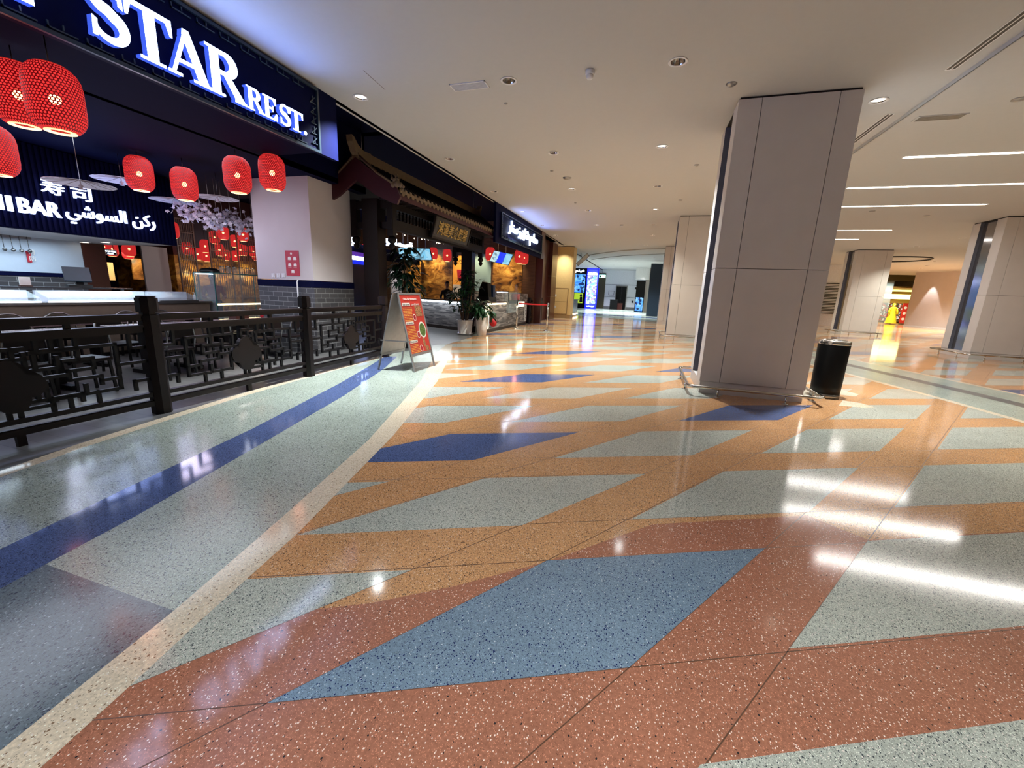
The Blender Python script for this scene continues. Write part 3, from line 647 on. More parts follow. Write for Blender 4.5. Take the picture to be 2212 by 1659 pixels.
t = thing('restaurant_sign', 'large dark sign with glowing white English letters STAR REST. along ceiling edge', 'sign', (-4.95, 2.6, 3.42), 0)
sign_frame(t, -4.95, -.6, 5.66, 3.42, 4.29)
y = -.45
for ch, wd in zip('CHINESE', (.42, .46, .2, .45, .40, .36, .40)): letter(t, ch, (-4.90, y, 3.55), wd, .46, .07); y += wd + .045
for ch, y0, y1, h in (('S', 2.83, 3.17, .47), ('T', 3.15, 3.56, .46), ('A', 3.49, 3.94, .46), ('R', 3.9, 4.36, .46), ('R', 4.38, 4.61, .25), ('E', 4.61, 4.82, .25), ('S', 4.84, 5.04, .25), ('T', 5.02, 5.26, .25), ('.', 5.265, 5.33, .25)):
    letter(t, ch, (-4.90, y0, 3.55), y1 - y0, h, .07)
lamp('sign_glow_lamp', 'AREA', (-4.80, 2.6, 3.92), 18, (.10, .25, 1), spread=2.2, rot=(0, math.radians(-122), 0), shape='RECTANGLE', size=.4, size_y=5.4)
t = thing('restaurant_sign', 'dark sign with glowing white Arabic lettering at far end of the restaurant front', 'sign', (-4.95, 17, 3.3), 0)
sign_frame(t, -4.95, 14.05, 19.9, 3.28, 4.12)
m = MB(); put_text(m, '\ufead\ufe8e\ufe98\ufeb3 \ufeb0\ufef4\ufee8\ufef3\ufe8e\ufeb7 \ufee2\ufecc\ufec4\ufee3', (-4.90, 14.75, 3.42), YD, ZD, 4.1, .56, .06, .010); m.build('lettering', 'sign_glow2', t)
lamp('sign_glow_lamp', 'AREA', (-4.80, 17, 3.85), 22, (.10, .25, 1), spread=2.2, rot=(0, math.radians(-122), 0), shape='RECTANGLE', size=.4, size_y=4.6)

# ------------------------------------------------------------------ railing
def fret_panel(m, x, y0, y1, z0, z1, flip):
    """cracked-ice style fret of square bars, units of one cell"""
    W_, h = y1 - y0, z1 - z0; u = W_ / 9.; v = h / 6.; b = .03
    S = [((0, 3.2), (1.2, 3.2)), ((1.2, 1), (1.2, 5.1)), ((1.2, 5.1), (4, 5.1)), ((4, 3.6), (4, 5.1)), ((1.2, 1), (3.8, 1)), ((3.8, 1), (3.8, 2.5)), ((2.1, 3.2), (3.0, 3.2)), ((2.1, 3.2), (2.1, 4.1)), ((3.0, 2.4), (3.0, 3.2)),
         ((2.1, 4.1), (3.1, 4.1)), ((2.6, 4.1), (2.6, 6)), ((3.4, 5.1), (3.4, 6)), ((1.9, 2.4), (3, 2.4)), ((1.9, 1.7), (1.9, 2.4)), ((2.5, 1), (2.5, 1.8)), ((2.1, 0), (2.1, 1)), ((3.1, 0), (3.1, 1)), ((1.2, 2.0), (1.9, 2.0)), ((3.3, 3.6), (4.6, 3.6)),
         ((3.3, 3.6), (3.3, 4.5)), ((4.6, 3), (4.6, 3.6)), ((4.6, 4.6), (5.4, 4.6)), ((4.6, 4.6), (4.6, 5.4)), ((3, 2.9), (4.9, 2.9)), ((3.8, 1.9), (4.8, 1.9)), ((4.8, 1.1), (4.8, 1.9)), ((5.6, 1.2), (5.6, 2.6)), ((4.8, 1.1), (7, 1.1)), ((5.6, 5.0), (7.0, 5.0)), ((5.4, 4), (5.4, 5)),
         ((5.0, 0), (5.0, .6)), ((5.0, .6), (6, .6)), ((6, .0), (6, 1.1)), ((6.6, 5), (6.6, 6)), ((5.8, 5), (5.8, 6)), ((7, .5), (7, 1.1)), ((4.6, 5.4), (5.4, 5.4)), ((0, 1.4), (.6, 1.4)), ((.6, .6), (.6, 1.4)), ((0, 4.6), (.6, 4.6)), ((.6, 4.6), (.6, 6))]
    cy = (y0 + y1) / 2
    for a, c in S:
        for mir in (0, 1):
            p = [y0 + a[0] * u * .93, z0 + a[1] * v]; q = [y0 + c[0] * u * .93, z0 + c[1] * v]
            if mir: p[0] = 2 * cy - p[0]; q[0] = 2 * cy - q[0]
            if mir and max(a[0], c[0]) > 5.2: continue
            if abs(p[0] - q[0]) < 1e-6: m.box((x - .016, p[0] - b / 2, min(p[1], q[1]) - b / 2), (x + .016, p[0] + b / 2, max(p[1], q[1]) + b / 2))
            else: m.box((x - .016, min(p[0], q[0]) - b / 2, p[1] - b / 2), (x + .016, max(p[0], q[0]) + b / 2, p[1] + b / 2))
def railing(P0, P1, lab, far=False):
    (x0, y0), (x1, y1) = P0, P1
    L = math.hypot(x1 - x0, y1 - y0); rz = -math.atan2(x1 - x0, y1 - y0)
    t = thing('railing', lab, 'railing', (x0, y0, 0), rz, 'dark fretwork railings')
    a, b = .088, L - .088
    m = MB()
    for z, r in ((1.075, .036), (.955, .04)):
        m.box((-.03, a, z - r), (.03, b, z + r * .4)); m.box((-.042, a, z + r * .4), (.042, b, z + r))
    m.build('top_rail', 'dark_wood', t, True)
    m = MB(); m.box((-.03, a, .205), (.03, b, .25)); m.box((-.035, a, .10), (.035, b, .155)); m.box((-.02, a, .155), (.02, b, .165)); m.build('bottom_rail', 'dark_wood', t, True)
    m = MB()
    for yy in (L * .5 - .45, L * .5, L * .5 + .45): m.box((-.02, yy - .02, .995), (.02, yy + .02, 1.04))
    m.build('rail_block', 'dark_wood', t, True)
    m = MB(); m.box((-.02, L / 2 - .03, .0), (.02, L / 2 + .03, .1)); m.build('foot', 'dark_wood', t, True)
    m = MB(); c = L / 2; fret_panel(m, 0, a, b, .25, .915, 0)
    m.build('fretwork', 'dark_wood2', t, True)
    m = MB(); P = []
    for k in range(4):
        A0 = k * 90; P += [(c + .115 * math.cos(math.radians(A0)) + .115 * math.cos(math.radians(A0 - 100 + 200 * q / 10)), .53 + .115 * math.sin(math.radians(A0)) + .115 * math.sin(math.radians(A0 - 100 + 200 * q / 10))) for q in range(11)]
    m.prism([(p[0], p[1]) for p in P], -.028, .028, basis((0, 0, 0), YD, ZD, XD)); m.build('medallion', 'dark_wood', t, True)
    return t
def rail_post(x, y, lab, h=1.3):
    t = thing('railing_post', lab, 'post', (x, y, 0), 0, 'railing posts'); s = .085
    oc = lambda r: [(r * a, r * b) for a, b in ((1, .45), (.45, 1), (-.45, 1), (-1, .45), (-1, -.45), (-.45, -1), (.45, -1), (1, -.45))]
    m = MB(); m.prism(oc(s), 0, h - .2); m.build('shaft', 'dark_wood', t, True)
    m = MB(); m.prism(oc(s * .8), h - .2, h - .17); m.prism(oc(s * 1.06), h - .17, h - .02); m.prism(oc(s * .9), h - .02, h); m.build('cap', 'dark_wood', t, True)
PP = [(-5.1, .86), (-5.12, 3.15), (-5.2, 5.44), (-5.32, 7.74)]
for i, (p, lab) in enumerate(zip(PP[1:], ('dark octagonal wooden railing post, thickest and nearest', 'dark octagonal railing post in front of the brick pillar', 'dark octagonal railing post hidden behind the menu board'))): rail_post(p[0], p[1], lab)
railing(PP[0], PP[1], 'dark wooden fretwork railing section at the left edge, nearest')
railing(PP[1], PP[2], 'dark wooden fretwork railing section between the two nearest posts')
railing(PP[2], PP[3], 'dark wooden fretwork railing section ending behind the menu board')

# ------------------------------------------------------------------ menu board
def aboard():
    t = thing('menu_board', 'silver A-frame menu board with red poster on walkway', 'menu board', (-4.2, 6.85, 0))
    ap = 1.40
    def leaf_(xf, yf0, yf1, nm, x_ap):
        a = Vector((xf, 0, 0)); top = Vector((x_ap, 0, ap)); up = (top - a).normalized(); side = Vector((0, 1, 0)); n = side.cross(up)
        if n.x * (xf - x_ap) < 0: n = -n
        o = Vector((xf, yf0, 0)); w_ = yf1 - yf0; Lh = (top - a).length
        P = lambda u, v, d=0: tuple(o + side * u + up * v + n * d)
        z0 = .30
        m = MB()
        for u in (0.02, w_ - .02): m.bar(P(u, 0), P(u, Lh), .04, .02, tuple(n))
        m.bar(P(0, Lh - .015), P(w_, Lh - .015), .03, .022, tuple(n)); m.bar(P(0, z0), P(w_, z0), .04, .022, tuple(n))
        m.build('frame', 'alu', t)
        m = MB(); m.add([P(.03, z0, 0.001), P(w_ - .03, z0, .001), P(w_ - .03, Lh - .02, .001), P(.03, Lh - .02, .001), P(.03, z0, -.005), P(w_ - .03, z0, -.005), P(w_ - .03, Lh - .02, -.005), P(.03, Lh - .02, -.005)],
                         [(0, 1, 2, 3), (7, 6, 5, 4), (0, 4, 5, 1), (1, 5, 6, 2), (2, 6, 7, 3), (3, 7, 4, 0)]); m.build('back_sheet', 'alu', t)
        return P, w_, Lh, side, up, n, z0
    leaf_(-4.56, 6.42, 7.22, 'rear', -4.22)
    P, w_, Lh, side, up, n, z0 = leaf_(-3.86, 6.52, 7.31, 'front', -4.19)
    q = MB(); q.add([P(.035, z0 + .03, .008), P(w_ - .035, z0 + .03, .008), P(w_ - .035, Lh - .04, .008), P(.035, Lh - .04, .008), P(.035, z0 + .03, .003), P(w_ - .035, z0 + .03, .003), P(w_ - .035, Lh - .04, .003), P(.035, Lh - .04, .003)],
                    [(0, 1, 2, 3), (7, 6, 5, 4), (0, 4, 5, 1), (1, 5, 6, 2), (2, 6, 7, 3), (3, 7, 4, 0)]); post = q.build('poster', 'red_board', t)
    WM[post.name] = WM[t.name]
    def R2(u0, v0, u1, v1, mb, d=.0095): mb.add([P(u0, v0, d), P(u1, v0, d), P(u1, v1, d), P(u0, v1, d)], [(0, 1, 2, 3)])
    lb = MB(); yl = MB(); wt = MB()
    for k, v in enumerate((1.20, .86, .52)): R2(.07, v, .33, v + .055, wt)
    m = MB(); put_text(m, 'China Star Restaurant', P(.14, 1.31, .009), side, up, .46, .035, .002); m.build('title_text', 'white_print', post)
    m = MB(); small_print(m, P(.38, 1.205, .009), side, up, .26, .045, 1, 3); m.build('subtitle_text', 'white_print', post)
    wt.build('heading_strip', 'white_print', post)
    m = MB()
    for v in (1.20, .86, .52): small_print(m, P(.09, v + .012, .0105), side, up, .22, .03, 1, int(v * 100), .001)
    m.build('heading_text', 'black_plastic', post)
    rr = random.Random(5)
    for blk, rows in ((1.17, 10), (.83, 10), (.49, 6)):
        for r in range(rows):
            v = blk - r * .028; u = .06
            end = .36 + rr.uniform(-.03, .03)
            while u < end: wd = rr.uniform(.012, .04); R2(u, v - .010, min(end, u + wd), v, yl); u += wd + .008
    yl.build('menu_lines', 'yellow_print', post)
    def disc(u, v, ru, rv, mb, d): mb.add([P(u + ru * math.cos(2 * PI * k / 24), v + rv * math.sin(2 * PI * k / 24), d) for k in range(24)], [tuple(range(24))])
    for u, v in ((.40, .98), (.42, .66), (.42, .40)):
        m = MB(); disc(u, v, .052, .065, m, .010); m.build('price_badge', 'white_print', post)
        m = MB(); disc(u, v, .042, .052, m, .0108); small_print(m, P(u - .025, v - .03, .011), side, up, .05, .06, 2, 5, .001); m.build('price_badge_ring', 'poster_red', post)
    m = MB(); R2(.47, 1.0, .70, 1.20, m); m.build('food_picture', 'food_print', post)
    m = MB(); disc(.59, .74, .13, .155, m, .010); m.build('bowl_picture', 'white_print', post)
    m = MB(); disc(.59, .74, .105, .125, m, .0108); m.build('noodle_picture', 'green_print', post)
    m = MB(); R2(.52, .42, .60, .58, m, .0098); disc(.63, .38, .07, .05, m, .0099); m.build('drink_picture', 'food_print', post)
    m = MB(); m.bar((-4.5, 6.44, .55), (-3.93, 6.54, .55), .006, .02); m.build('stay_strap', 'alu', t)
aboard()

# ------------------------------------------------------------------ lanterns
def lantern_proto(name, segs=40):
    t = thing(name, 'x', 'lantern', (0, 0, 0))
    r, h = .2, .27
    pr = [(.11, -h), (.135, -h + .012), (.17, -h + .05), (.192, -h + .10), (r, -h + .16), (r, 0), (r, h - .16), (.192, h - .10), (.17, h - .05), (.135, h - .012), (.11, h)]
    m = MB(); m.lathe(pr, segs, uvk=(46 / segs, 1 / .0473), caps=False); m.build('shade', 'lantern_skin', t, True)
    m = MB(); m.lathe([(.075, -h - .004), (.112, -h - .004), (.112, -h + .008), (.075, -h + .008)], 24, caps=False); m.build('end_ring', 'lantern_ring', t, True)
    m = MB(); m.lathe([(.085, h - .008), (.112, h - .008), (.112, h + .004), (.085, h + .004)], 24, caps=False); m.build('end_ring', 'lantern_skin_ring', t, True)
    m = MB(); m.ball((0, 0, .0), .042, 6); b = m.build('bulb', 'bulb', t, True)
    m = MB(); m.tube([(0, 0, .03), (0, 0, h + .02)], .008, 6); m.build('lamp_holder', 'black_plastic', t, True)
    return t
lp = lantern_proto('red_lantern')
def cord(parent_loc, z1): pass
NEAR = [((118, 216), (-5.34, 2.79, 3.05), 'big red paper lantern at far left, front one of the overlapping pair'), ((35, 212), (-6.0, 2.86, 3.17), 'big red lantern at far left, rear one of the overlapping pair'),
        (None, (-8.57, 5.46, 3.23), 'red lantern hanging left of the four small-looking ones, above the Arabic sushi sign'), (None, (-8.14, 5.9, 3.15), 'lowest red lantern in front of the lilac paper parasols'),
        (None, (-6.63, 5.69, 3.19), 'red lantern left of the one overlapping the white pillar'), (None, (-6.22, 6.0, 3.29), 'red lantern overlapping the top left of the white pillar'),
        (None, (-7.6, 3.02, 2.62), 'red lantern cut off by the left picture edge')]
r0 = FL(0, 0, 5)
q = XP(-14, 325, -7.6); NEAR[-1] = (None, (q.x, q.y, q.z), NEAR[-1][2])
near = [lp] + [dup(lp, p, .6 * (i + 1), lab, 'large red lanterns') for i, (_, p, lab) in enumerate(NEAR[1:])]
lantern_src = near[-1]
def hang(src, p, rz, lab, group, ztop=4.85, sc=1.):
    o = dup(src, p, rz, lab, group); o.scale = (sc, sc, sc)
    for ch in list(o.children):
        if ch.name.startswith('cord'): bpy.data.objects.remove(ch)
    m = MB(); m.tube([(0, 0, .27), (0, 0, (ztop - p[2]) / sc)], .005, 4); m.build('cord', 'black_plastic', o, True); return o
for i, (_, p, lab) in enumerate(NEAR):
    l_ = near[i]
    if i == 0: lp.location = p; lp['label'] = lab; lp['group'] = 'large red lanterns'
    m = MB(); m.tube([(0, 0, .27), (0, 0, 3.60 - p[2])], .005, 5); cc = m.build('cord', 'black_plastic', l_, True)
    lamp('lantern_lamp', 'POINT', (p[0], p[1], p[2] - .34), 1.3, (1, .25, .16), shadow_soft_size=.1)

# ------------------------------------------------------------------ pillar inside restaurant
t = thing('pillar', 'white square pillar with grey brick lower half behind the railing', 'pillar', (-8.17, 7.28, 0))
m = MB(); m.box((0, 0, 1.56), (1.5, 1.26, 3.59)); m.build('plaster_shaft', 'white_wall', t, True)
m = MB(); m.box((-.012, -.012, 1.42), (1.512, 1.272, 1.55)); m.build('cornice', 'navy_gloss', t, True)
m = MB(); m.box((0, 0, 0), (1.5, 1.26, 1.42)); m.build('brick_base', 'grey_brick', t, True)
a = YP(615, 541, 7.27); b = YP(648, 596, 7.27)
t = thing('notice_poster', 'red notice poster with white pictograms on the white pillar', 'poster', (a.x, 7.275, b.z)); wx = b.x - a.x; hz = a.z - b.z
m = MB(); m.box((0, -.004, 0), (wx, .004, hz)); m.build('poster_sheet', 'poster_red', t, True)
for cx, cz in ((.3, .68), (.7, .68), (.3, .42), (.7, .42), (.5, .16)):
    m = MB(); m.prism([(wx * (cx - .12), hz * (cz - .05)), (wx * (cx + .12), hz * (cz - .05)), (wx * (cx + .1), hz * (cz + .06)), (wx * cx, hz * (cz + .08)), (wx * (cx - .1), hz * (cz + .06))], .004, .006, basis((0, 0, 0), XD, ZD, (0, -1, 0)))
    small_print(m, (wx * (cx - .12), -.004, hz * (cz - .095)), XD, ZD, wx * .24, hz * .025, 1, 2, .001); m.build('pictogram', 'white_print', t, True)
m = MB(); m.lathe([(wx * .07, .005), (.0001, .006)], 16, basis((wx * .45, 0, hz * .88), XD, ZD, (0, -1, 0)), caps=False)
m.build('round_emblem', 'white_print', t, True)
for k in range(3):
    a = YP(590 + k * 11, 595, 7.27); m = MB(); m.box((-.045, -.012, -.045), (.045, 0, .045)); o = m.build('wall_switch', 'white_paint', local=True, bev=.004); o.location = (a.x, 7.28, a.z)
    m = MB(); m.box((-.02, -.017, -.028), (.02, -.011, .028)); s_ = m.build('rocker', 'white_ceramic', o, True)
    tag(o, ['left one of three white wall switches on pillar', 'middle one of three white wall switches on pillar', 'right one of three white wall switches on pillar'][k], 'light switch', 'pillar wall switches')
a = YP(640, 605, 7.2); m = MB(); m.tube([(a.x, 7.22, .0), (a.x, 7.22, 1.52), (a.x, 7.24, 1.56)], .014, 8); tag(m.build('conduit_pipe', 'white_paint'), 'thin white vertical pipe on the brick half of pillar', 'pipe')

# ------------------------------------------------------------------ roofed gate
GX, G0, G1, EAVE, APEX, SPAN = -6.05, 8.0, 14.7, 3.42, 4.08, .95
def gate():
    t = thing('chinese_gate', 'dark Chinese gate with tiled gabled roof, carved beams and hanging posts', 'gate', (GX, (G0 + G1) / 2, 0))
    prof = [(k / 8, EAVE + (APEX - EAVE) * (1 - k / 8) ** .9 + .10 * max(0, k / 8 - .7)) for k in range(9)]
    for s in (1, -1):
        m = MB(); pts = [(GX + s * SPAN * u, z) for u, z in prof]
        m.prism(pts + [(x, z - .06) for x, z in pts[::-1]], G0 + .05, G1 - .05, basis((0, 0, 0), XD, ZD, YD)); m.build('roof_slope', 'dark_wood2', t)
    m = MB(); n = 34
    for s in (1, -1):
        for k in range(n):
            y = G0 + .15 + (G1 - G0 - .3) * k / (n - 1)
            m.tube([(GX + s * SPAN * u, y, z + .02) for u, z in prof[1:]] , .038, 6)
    m.build('tile_row', 'dark_wood2', t)
    m = MB()
    for k in range(n):
        y = G0 + .15 + (G1 - G0 - .3) * k / (n - 1); z = prof[-1][1]
        m.lathe([(.0001, 0), (.048, 0), (.048, .02), (.03, .03), (.0001, .03)], 10, basis((GX + SPAN - .005, y, z + .02), YD, ZD, XD), caps=False)
        y += .1; m.prism([(y - .075, z + .02), (y + .075, z + .02), (y + .05, z - .05), (y, z - .085), (y - .05, z - .05)], GX + SPAN - .01, GX + SPAN + .012, basis((0, 0, 0), YD, ZD, XD))
    m.build('eave_tile', 'gold', t)
    m = MB(); m.box((GX + SPAN - .03, G0 + .05, prof[-1][1] - .16), (GX + SPAN - .005, G1 - .05, prof[-1][1] - .0)); m.build('eave_board', 'roof_red', t)
    m = MB()
    for k in range(46): y = G0 + .3 + (G1 - G0 - .6) * k / 45; m.box((GX + .35, y - .03, EAVE - .10), (GX + SPAN - .06, y + .03, EAVE - .02))
    m.build('rafter', 'dark_wood2', t)
    m = MB(); zr = APEX + .03
    for y0, y1, w_, h in ((G0 - .02, G1 + .02, .09, .16),): m.box((GX - w_, y0, zr - .06), (GX + w_, y1, zr + h * .45)); m.box((GX - w_ * .6, y0, zr + h * .45), (GX + w_ * .6, y1, zr + h))
    m.build('ridge', 'gold', t)
    for y, s in ((G0, -1), (G1, 1)):
        m = MB(); P = [(0, -.06), (.0, .17), (.25, .16), (.42, .22), (.55, .34), (.62, .36), (.60, .24), (.50, .06), (.30, -.04)]
        m.prism([(y + s * (a - .42), zr + b) for a, b in P], GX - .07, GX + .07, basis((0, 0, 0), YD, ZD, XD)); m.build('ridge_finial', 'gold', t)
    for y in (G0, G1):
        for s in (1, -1):
            m = MB(); a = [(GX, APEX + .02), (GX + s * .5, APEX - .33), (GX + s * (SPAN + .02), EAVE + .06), (GX + s * (SPAN + .1), EAVE - .12), (GX + s * (SPAN + .02), EAVE - .26), (GX + s * (SPAN - .12), EAVE - .22), (GX + s * .45, APEX - .72), (GX, APEX - .42)]
            m.prism(a, y - .03, y + .03, basis((0, 0, 0), XD, ZD, YD)); m.build('barge_board', 'roof_red', t)
            m = MB(); m.tube([(GX + s * .08, y, APEX + .04), (GX + s * .5, y, APEX - .30), (GX + s * (SPAN - .02), y, EAVE + .10)], .03, 6)
            m.build('hip_ridge', 'gold', t)
            m = MB(); o = Vector((GX + s * (SPAN - .06), y, EAVE + .12))       # dragon head finial
            for dx, dz, r in ((0, 0, .075), (.08, .02, .075), (.16, -.01, .055), (.22, -.04, .035), (.02, .09, .045), (.10, .10, .035), (-.04, .12, .03), (.05, .16, .022), (.2, -.10, .025)):
                m.ball(o + Vector((s * dx, 0, dz)), r, 5, (1, .7, 1))
            for dx in (-.02, .06, .13): m.lathe([(.022, 0), (.0001, .1)], 6, Matrix.Translation(o + Vector((s * dx, 0, .12))) @ Matrix.Rotation(-s * .5, 4, 'Y'), caps=False)
            m.build('dragon_finial', 'gold', t)
    ya, yb = 8.6, 14.0
    m = MB(); m.box((GX + .36, ya - .1, 2.76), (GX + .5, yb + .1, 2.98)); m.build('lower_beam', 'dark_wood2', t)
    m = MB(); m.box((GX + .36, ya - .1, 3.2), (GX + .5, yb + .1, 3.38)); m.build('upper_beam', 'dark_wood2', t)
    m = MB(); y = ya
    while y < yb - .1:
        for z, L in ((3.02, .1), (3.1, .06), (3.15, .12)): m.box((GX + .42, y, z), (GX + .45, y + L, z + .02)); m.box((GX + .42, y, z), (GX + .45, y + .02, z + .05))
        m.box((GX + .42, y, 2.98), (GX + .45, y + .025, 3.2)); y += .15
    m.build('carved_frieze', 'dark_wood', t)
    for y in (ya, yb):
        m = MB(); m.box((GX - .23, y - .16, 0), (GX + .16, y + .16, 3.4)); m.build('post', 'dark_wood', t)
        m = MB(); m.box((GX - .28, y - .2, 0), (GX + .21, y + .2, .22)); m.build('post_base', 'dark_wood2', t)
        m = MB(); m.box((GX - .6, y - .07, 3.2), (GX + .5, y + .07, 3.36)); m.box((GX - .6, y - .05, 2.78), (GX + .5, y + .05, 2.92)); m.build('cross_beam', 'dark_wood2', t)
        for x in (GX + .43, GX - .53):
            m = MB(); m.box((x - .075, y - .075, 2.62), (x + .075, y + .075, 3.4)); m.lathe([(.05, 2.62), (.09, 2.58), (.10, 2.52), (.06, 2.47), (.045, 2.46), (.075, 2.42), (.05, 2.36), (.0001, 2.32)], 10, Matrix.Translation((x, y, 0)), caps=False); m.build('hanging_post', 'dark_wood2', t)
    for y in (G0 + .2, G1 - .4):
        m = MB(); m.tube([(GX, y, APEX + .1), (GX, y, 4.9)], .006, 5); m.build('hanger', 'steel', t)
    p = thing('name_plaque', 'dark hanging plaque with gold Chinese characters on the gate', 'sign', (GX + .62, 11.3, 2.8))
    tilt = Vector((.16, 0, .6)).normalized(); nrm = Vector(YD).cross(tilt)
    mb = basis((GX + .54, 10.15, 2.80), YD, tilt, nrm)
    m = MB(); m.add(*([ (0, 0, 0), (2.35, 0, 0), (2.35, .6, 0), (0, .6, 0), (0, 0, .04), (2.35, 0, .04), (2.35, .6, .04), (0, .6, .04)], [(3, 2, 1, 0), (4, 5, 6, 7), (0, 1, 5, 4), (1, 2, 6, 5), (2, 3, 7, 6), (3, 0, 4, 7)]), mb); m.build('board', 'counter_top', p)
    m = MB(); e = .05
    for a, b in (((0, 0), (2.35, e)), ((0, .6 - e), (2.35, .6)), ((0, e), (e, .6 - e)), ((2.35 - e, e), (2.35, .6 - e))): m.box((a[0], a[1], .04), (b[0], b[1], .06), mb)
    m.build('frame', 'dark_wood', p)
    o = mb @ Vector((.25, .12, .041)); m = MB(); put_text(m, '鸿運美食廣場', tuple(o), YD, tuple(tilt), 1.85, .36, .012, .012); m.build('gold_characters', 'gold_letter', p)
gate()

# ------------------------------------------------------------------ restaurant shell behind
def shell():
    m = MB(); m.box((-20.4, -4.1, 0), (-20.3, 24.3, 4.9)); m.box((-20.4, -4.2, 0), (-5.0, -4.1, 4.9)); struct('wall_restaurant', m, 'black_paint')
    m = MB(); m.box((-20.4, 20.4, 0), (-5.3, 20.5, 4.9)); struct('wall_back', m, 'plank_wood')
    m = MB(); m.box((-5.55, 20.5, 0), (-4.95, 20.62, CEIL)); m.box((-5.5, 20.62, 0), (-5.42, 23.79, CEIL)); m.box((-5.0, 19.9, 3.1), (-4.93, 20.62, CEIL)); struct('wall_side', m, 'wood_brown')
    m = MB(); m.box((-5.9, 23.81, 0), (-5.22, 25.2, CEIL - .05)); o = m.build('pilaster', 'wood_brown', loc=(-5.56, 24.5, 0)); tag(o, 'glossy dark brown pilaster at the end of the restaurant front', 'pilaster')
    m = MB()
    for z in (1.3, 2.45): m.box((-5.905, 23.795, z), (-5.215, 25.2, z + .02))
    WM[o.name] = Matrix.Translation((-5.56, 24.5, 0)); m.build('joint_strip', 'steel', o)
    m = MB(); m.box((-14, 26.15, 0), (-4.42, 26.3, 4.3)); m.box((-4.55, 26.3, 0), (-4.42, 27.2, 4.3)); struct('wall_beige', m, 'beige_wall')
    m = MB(); m.box((-14, 26.13, 0), (-4.40, 26.15, .22)); m.box((-4.42, 26.15, 0), (-4.40, 27.2, .22)); struct('baseboard_beige', m, 'beige_base')
    a = YP(1190, 602, 26.14); b = YP(1224, 682, 26.14)
    t = thing('access_panel', 'flush beige double access hatch with thin frame in the beige wall', 'access panel', (a.x, 26.14, 0))
    m = MB(); wd = b.x - a.x; h = 1.85
    for q in ((0, .25, .03, h), (wd - .03, .25, wd, h), (.03, .25, wd - .03, .28), (.03, h - .03, wd - .03, h)): m.box((q[0], -.02, q[1]), (q[2], 0, q[3]))
    m.build('frame', 'cream_terrazzo' if 0 else 'beige_base', t, True)
    for z0, z1 in ((.29, 1.0), (1.02, h - .04)): m = MB(); m.box((.04, -.012, z0), (wd - .04, 0, z1)); m.build('hatch', 'beige_wall', t, True)
    m = MB(); m.box((.3, -.02, .6), (.42, -.012, .75)); m.build('lock_plate', 'white_paint', t, True)
    m = MB(); m.box((.3, -.02, 1.3), (.42, -.012, 1.45)); m.build('lock_plate', 'white_paint', t, True)
shell()

# ------------------------------------------------------------------ drinks counter at the back
def box_px(name, mats, y, px0, py0, px1, py1, th=.03, **k):
    a = YP(px0, py0, y); b = YP(px1, py1, y); m = MB(); m.box((a.x, y - th, b.z), (b.x, y, a.z)); return m.build(name, mats, **k), a, b
def wallpic(name, mt, x0, x1, z0, z1, label, cat, y=20.395, th=.04):
    m = MB(); m.box((0, -th, 0), (x1 - x0, 0, z1 - z0)); o = m.build(name, mt, local=True); o.location = (x0, y, z0); WM[o.name] = Matrix.Translation((x0, y, z0)); return tag(o, label, cat)
o = wallpic('gold_landscape_mural', 'gold_mural', -12.6, -9.75, .75, 3.5, 'large golden brown landscape mural lit from above behind the left counter', 'mural')
o = wallpic('gold_landscape_mural', 'gold_mural', -7.5, -5.95, 1.44, 3.35, 'smaller golden landscape mural under the tilted screen at right', 'mural')
o = wallpic('drink_poster', 'poster_red', -9.7, -8.85, 1.0, 3.2, 'orange and white drink poster with a red drink glass', 'poster')
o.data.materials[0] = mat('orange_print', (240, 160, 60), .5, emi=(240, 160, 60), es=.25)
m = MB(); m.box((.02, -.046, .02), (.83, -.041, .75)); m.build('white_field', 'white_print', o, True)
m = MB(); m.prism([(.28, .95), (.56, .95), (.62, 1.5), (.22, 1.5)], .041, .046, basis((0, 0, 0), XD, ZD, (0, -1, 0))); m.build('glass_picture', 'poster_red', o, True)
m = MB(); small_print(m, (.12, -.042, 1.8), XD, ZD, .6, .22, 2, 9, .004); m.build('poster_text', 'dark_wood', o, True)
o = wallpic('menu_sheet', 'white_print', -8.75, -7.6, 1.45, 3.3, 'pale blue printed menu sheet between poster and right mural', 'menu')
o.data.materials[0] = mat('pale_blue_print', (170, 205, 215), .5)
brick('menu_grid', (60, 84, 96), (80, 100, 110), (170, 205, 215), .21, .22, msz=.5, off=0)
m = MB(); m.box((.08, -.046, .2), (1.07, -.041, 1.75)); m.build('printed_pattern', 'menu_grid', o, True)
for x, pw in ((-11.7, 90), (-10.6, 110), (-9.2, 60), (-7.0, 90), (-6.3, 60), (-8.2, 60)):
    lamp('wall_washer_lamp', 'SPOT', (x, 19.55, 3.9), pw * 3.2, (1, .78, .42), spot_size=.85, spot_blend=.8, shadow_soft_size=.05, rot=(math.radians(28), 0, 0))
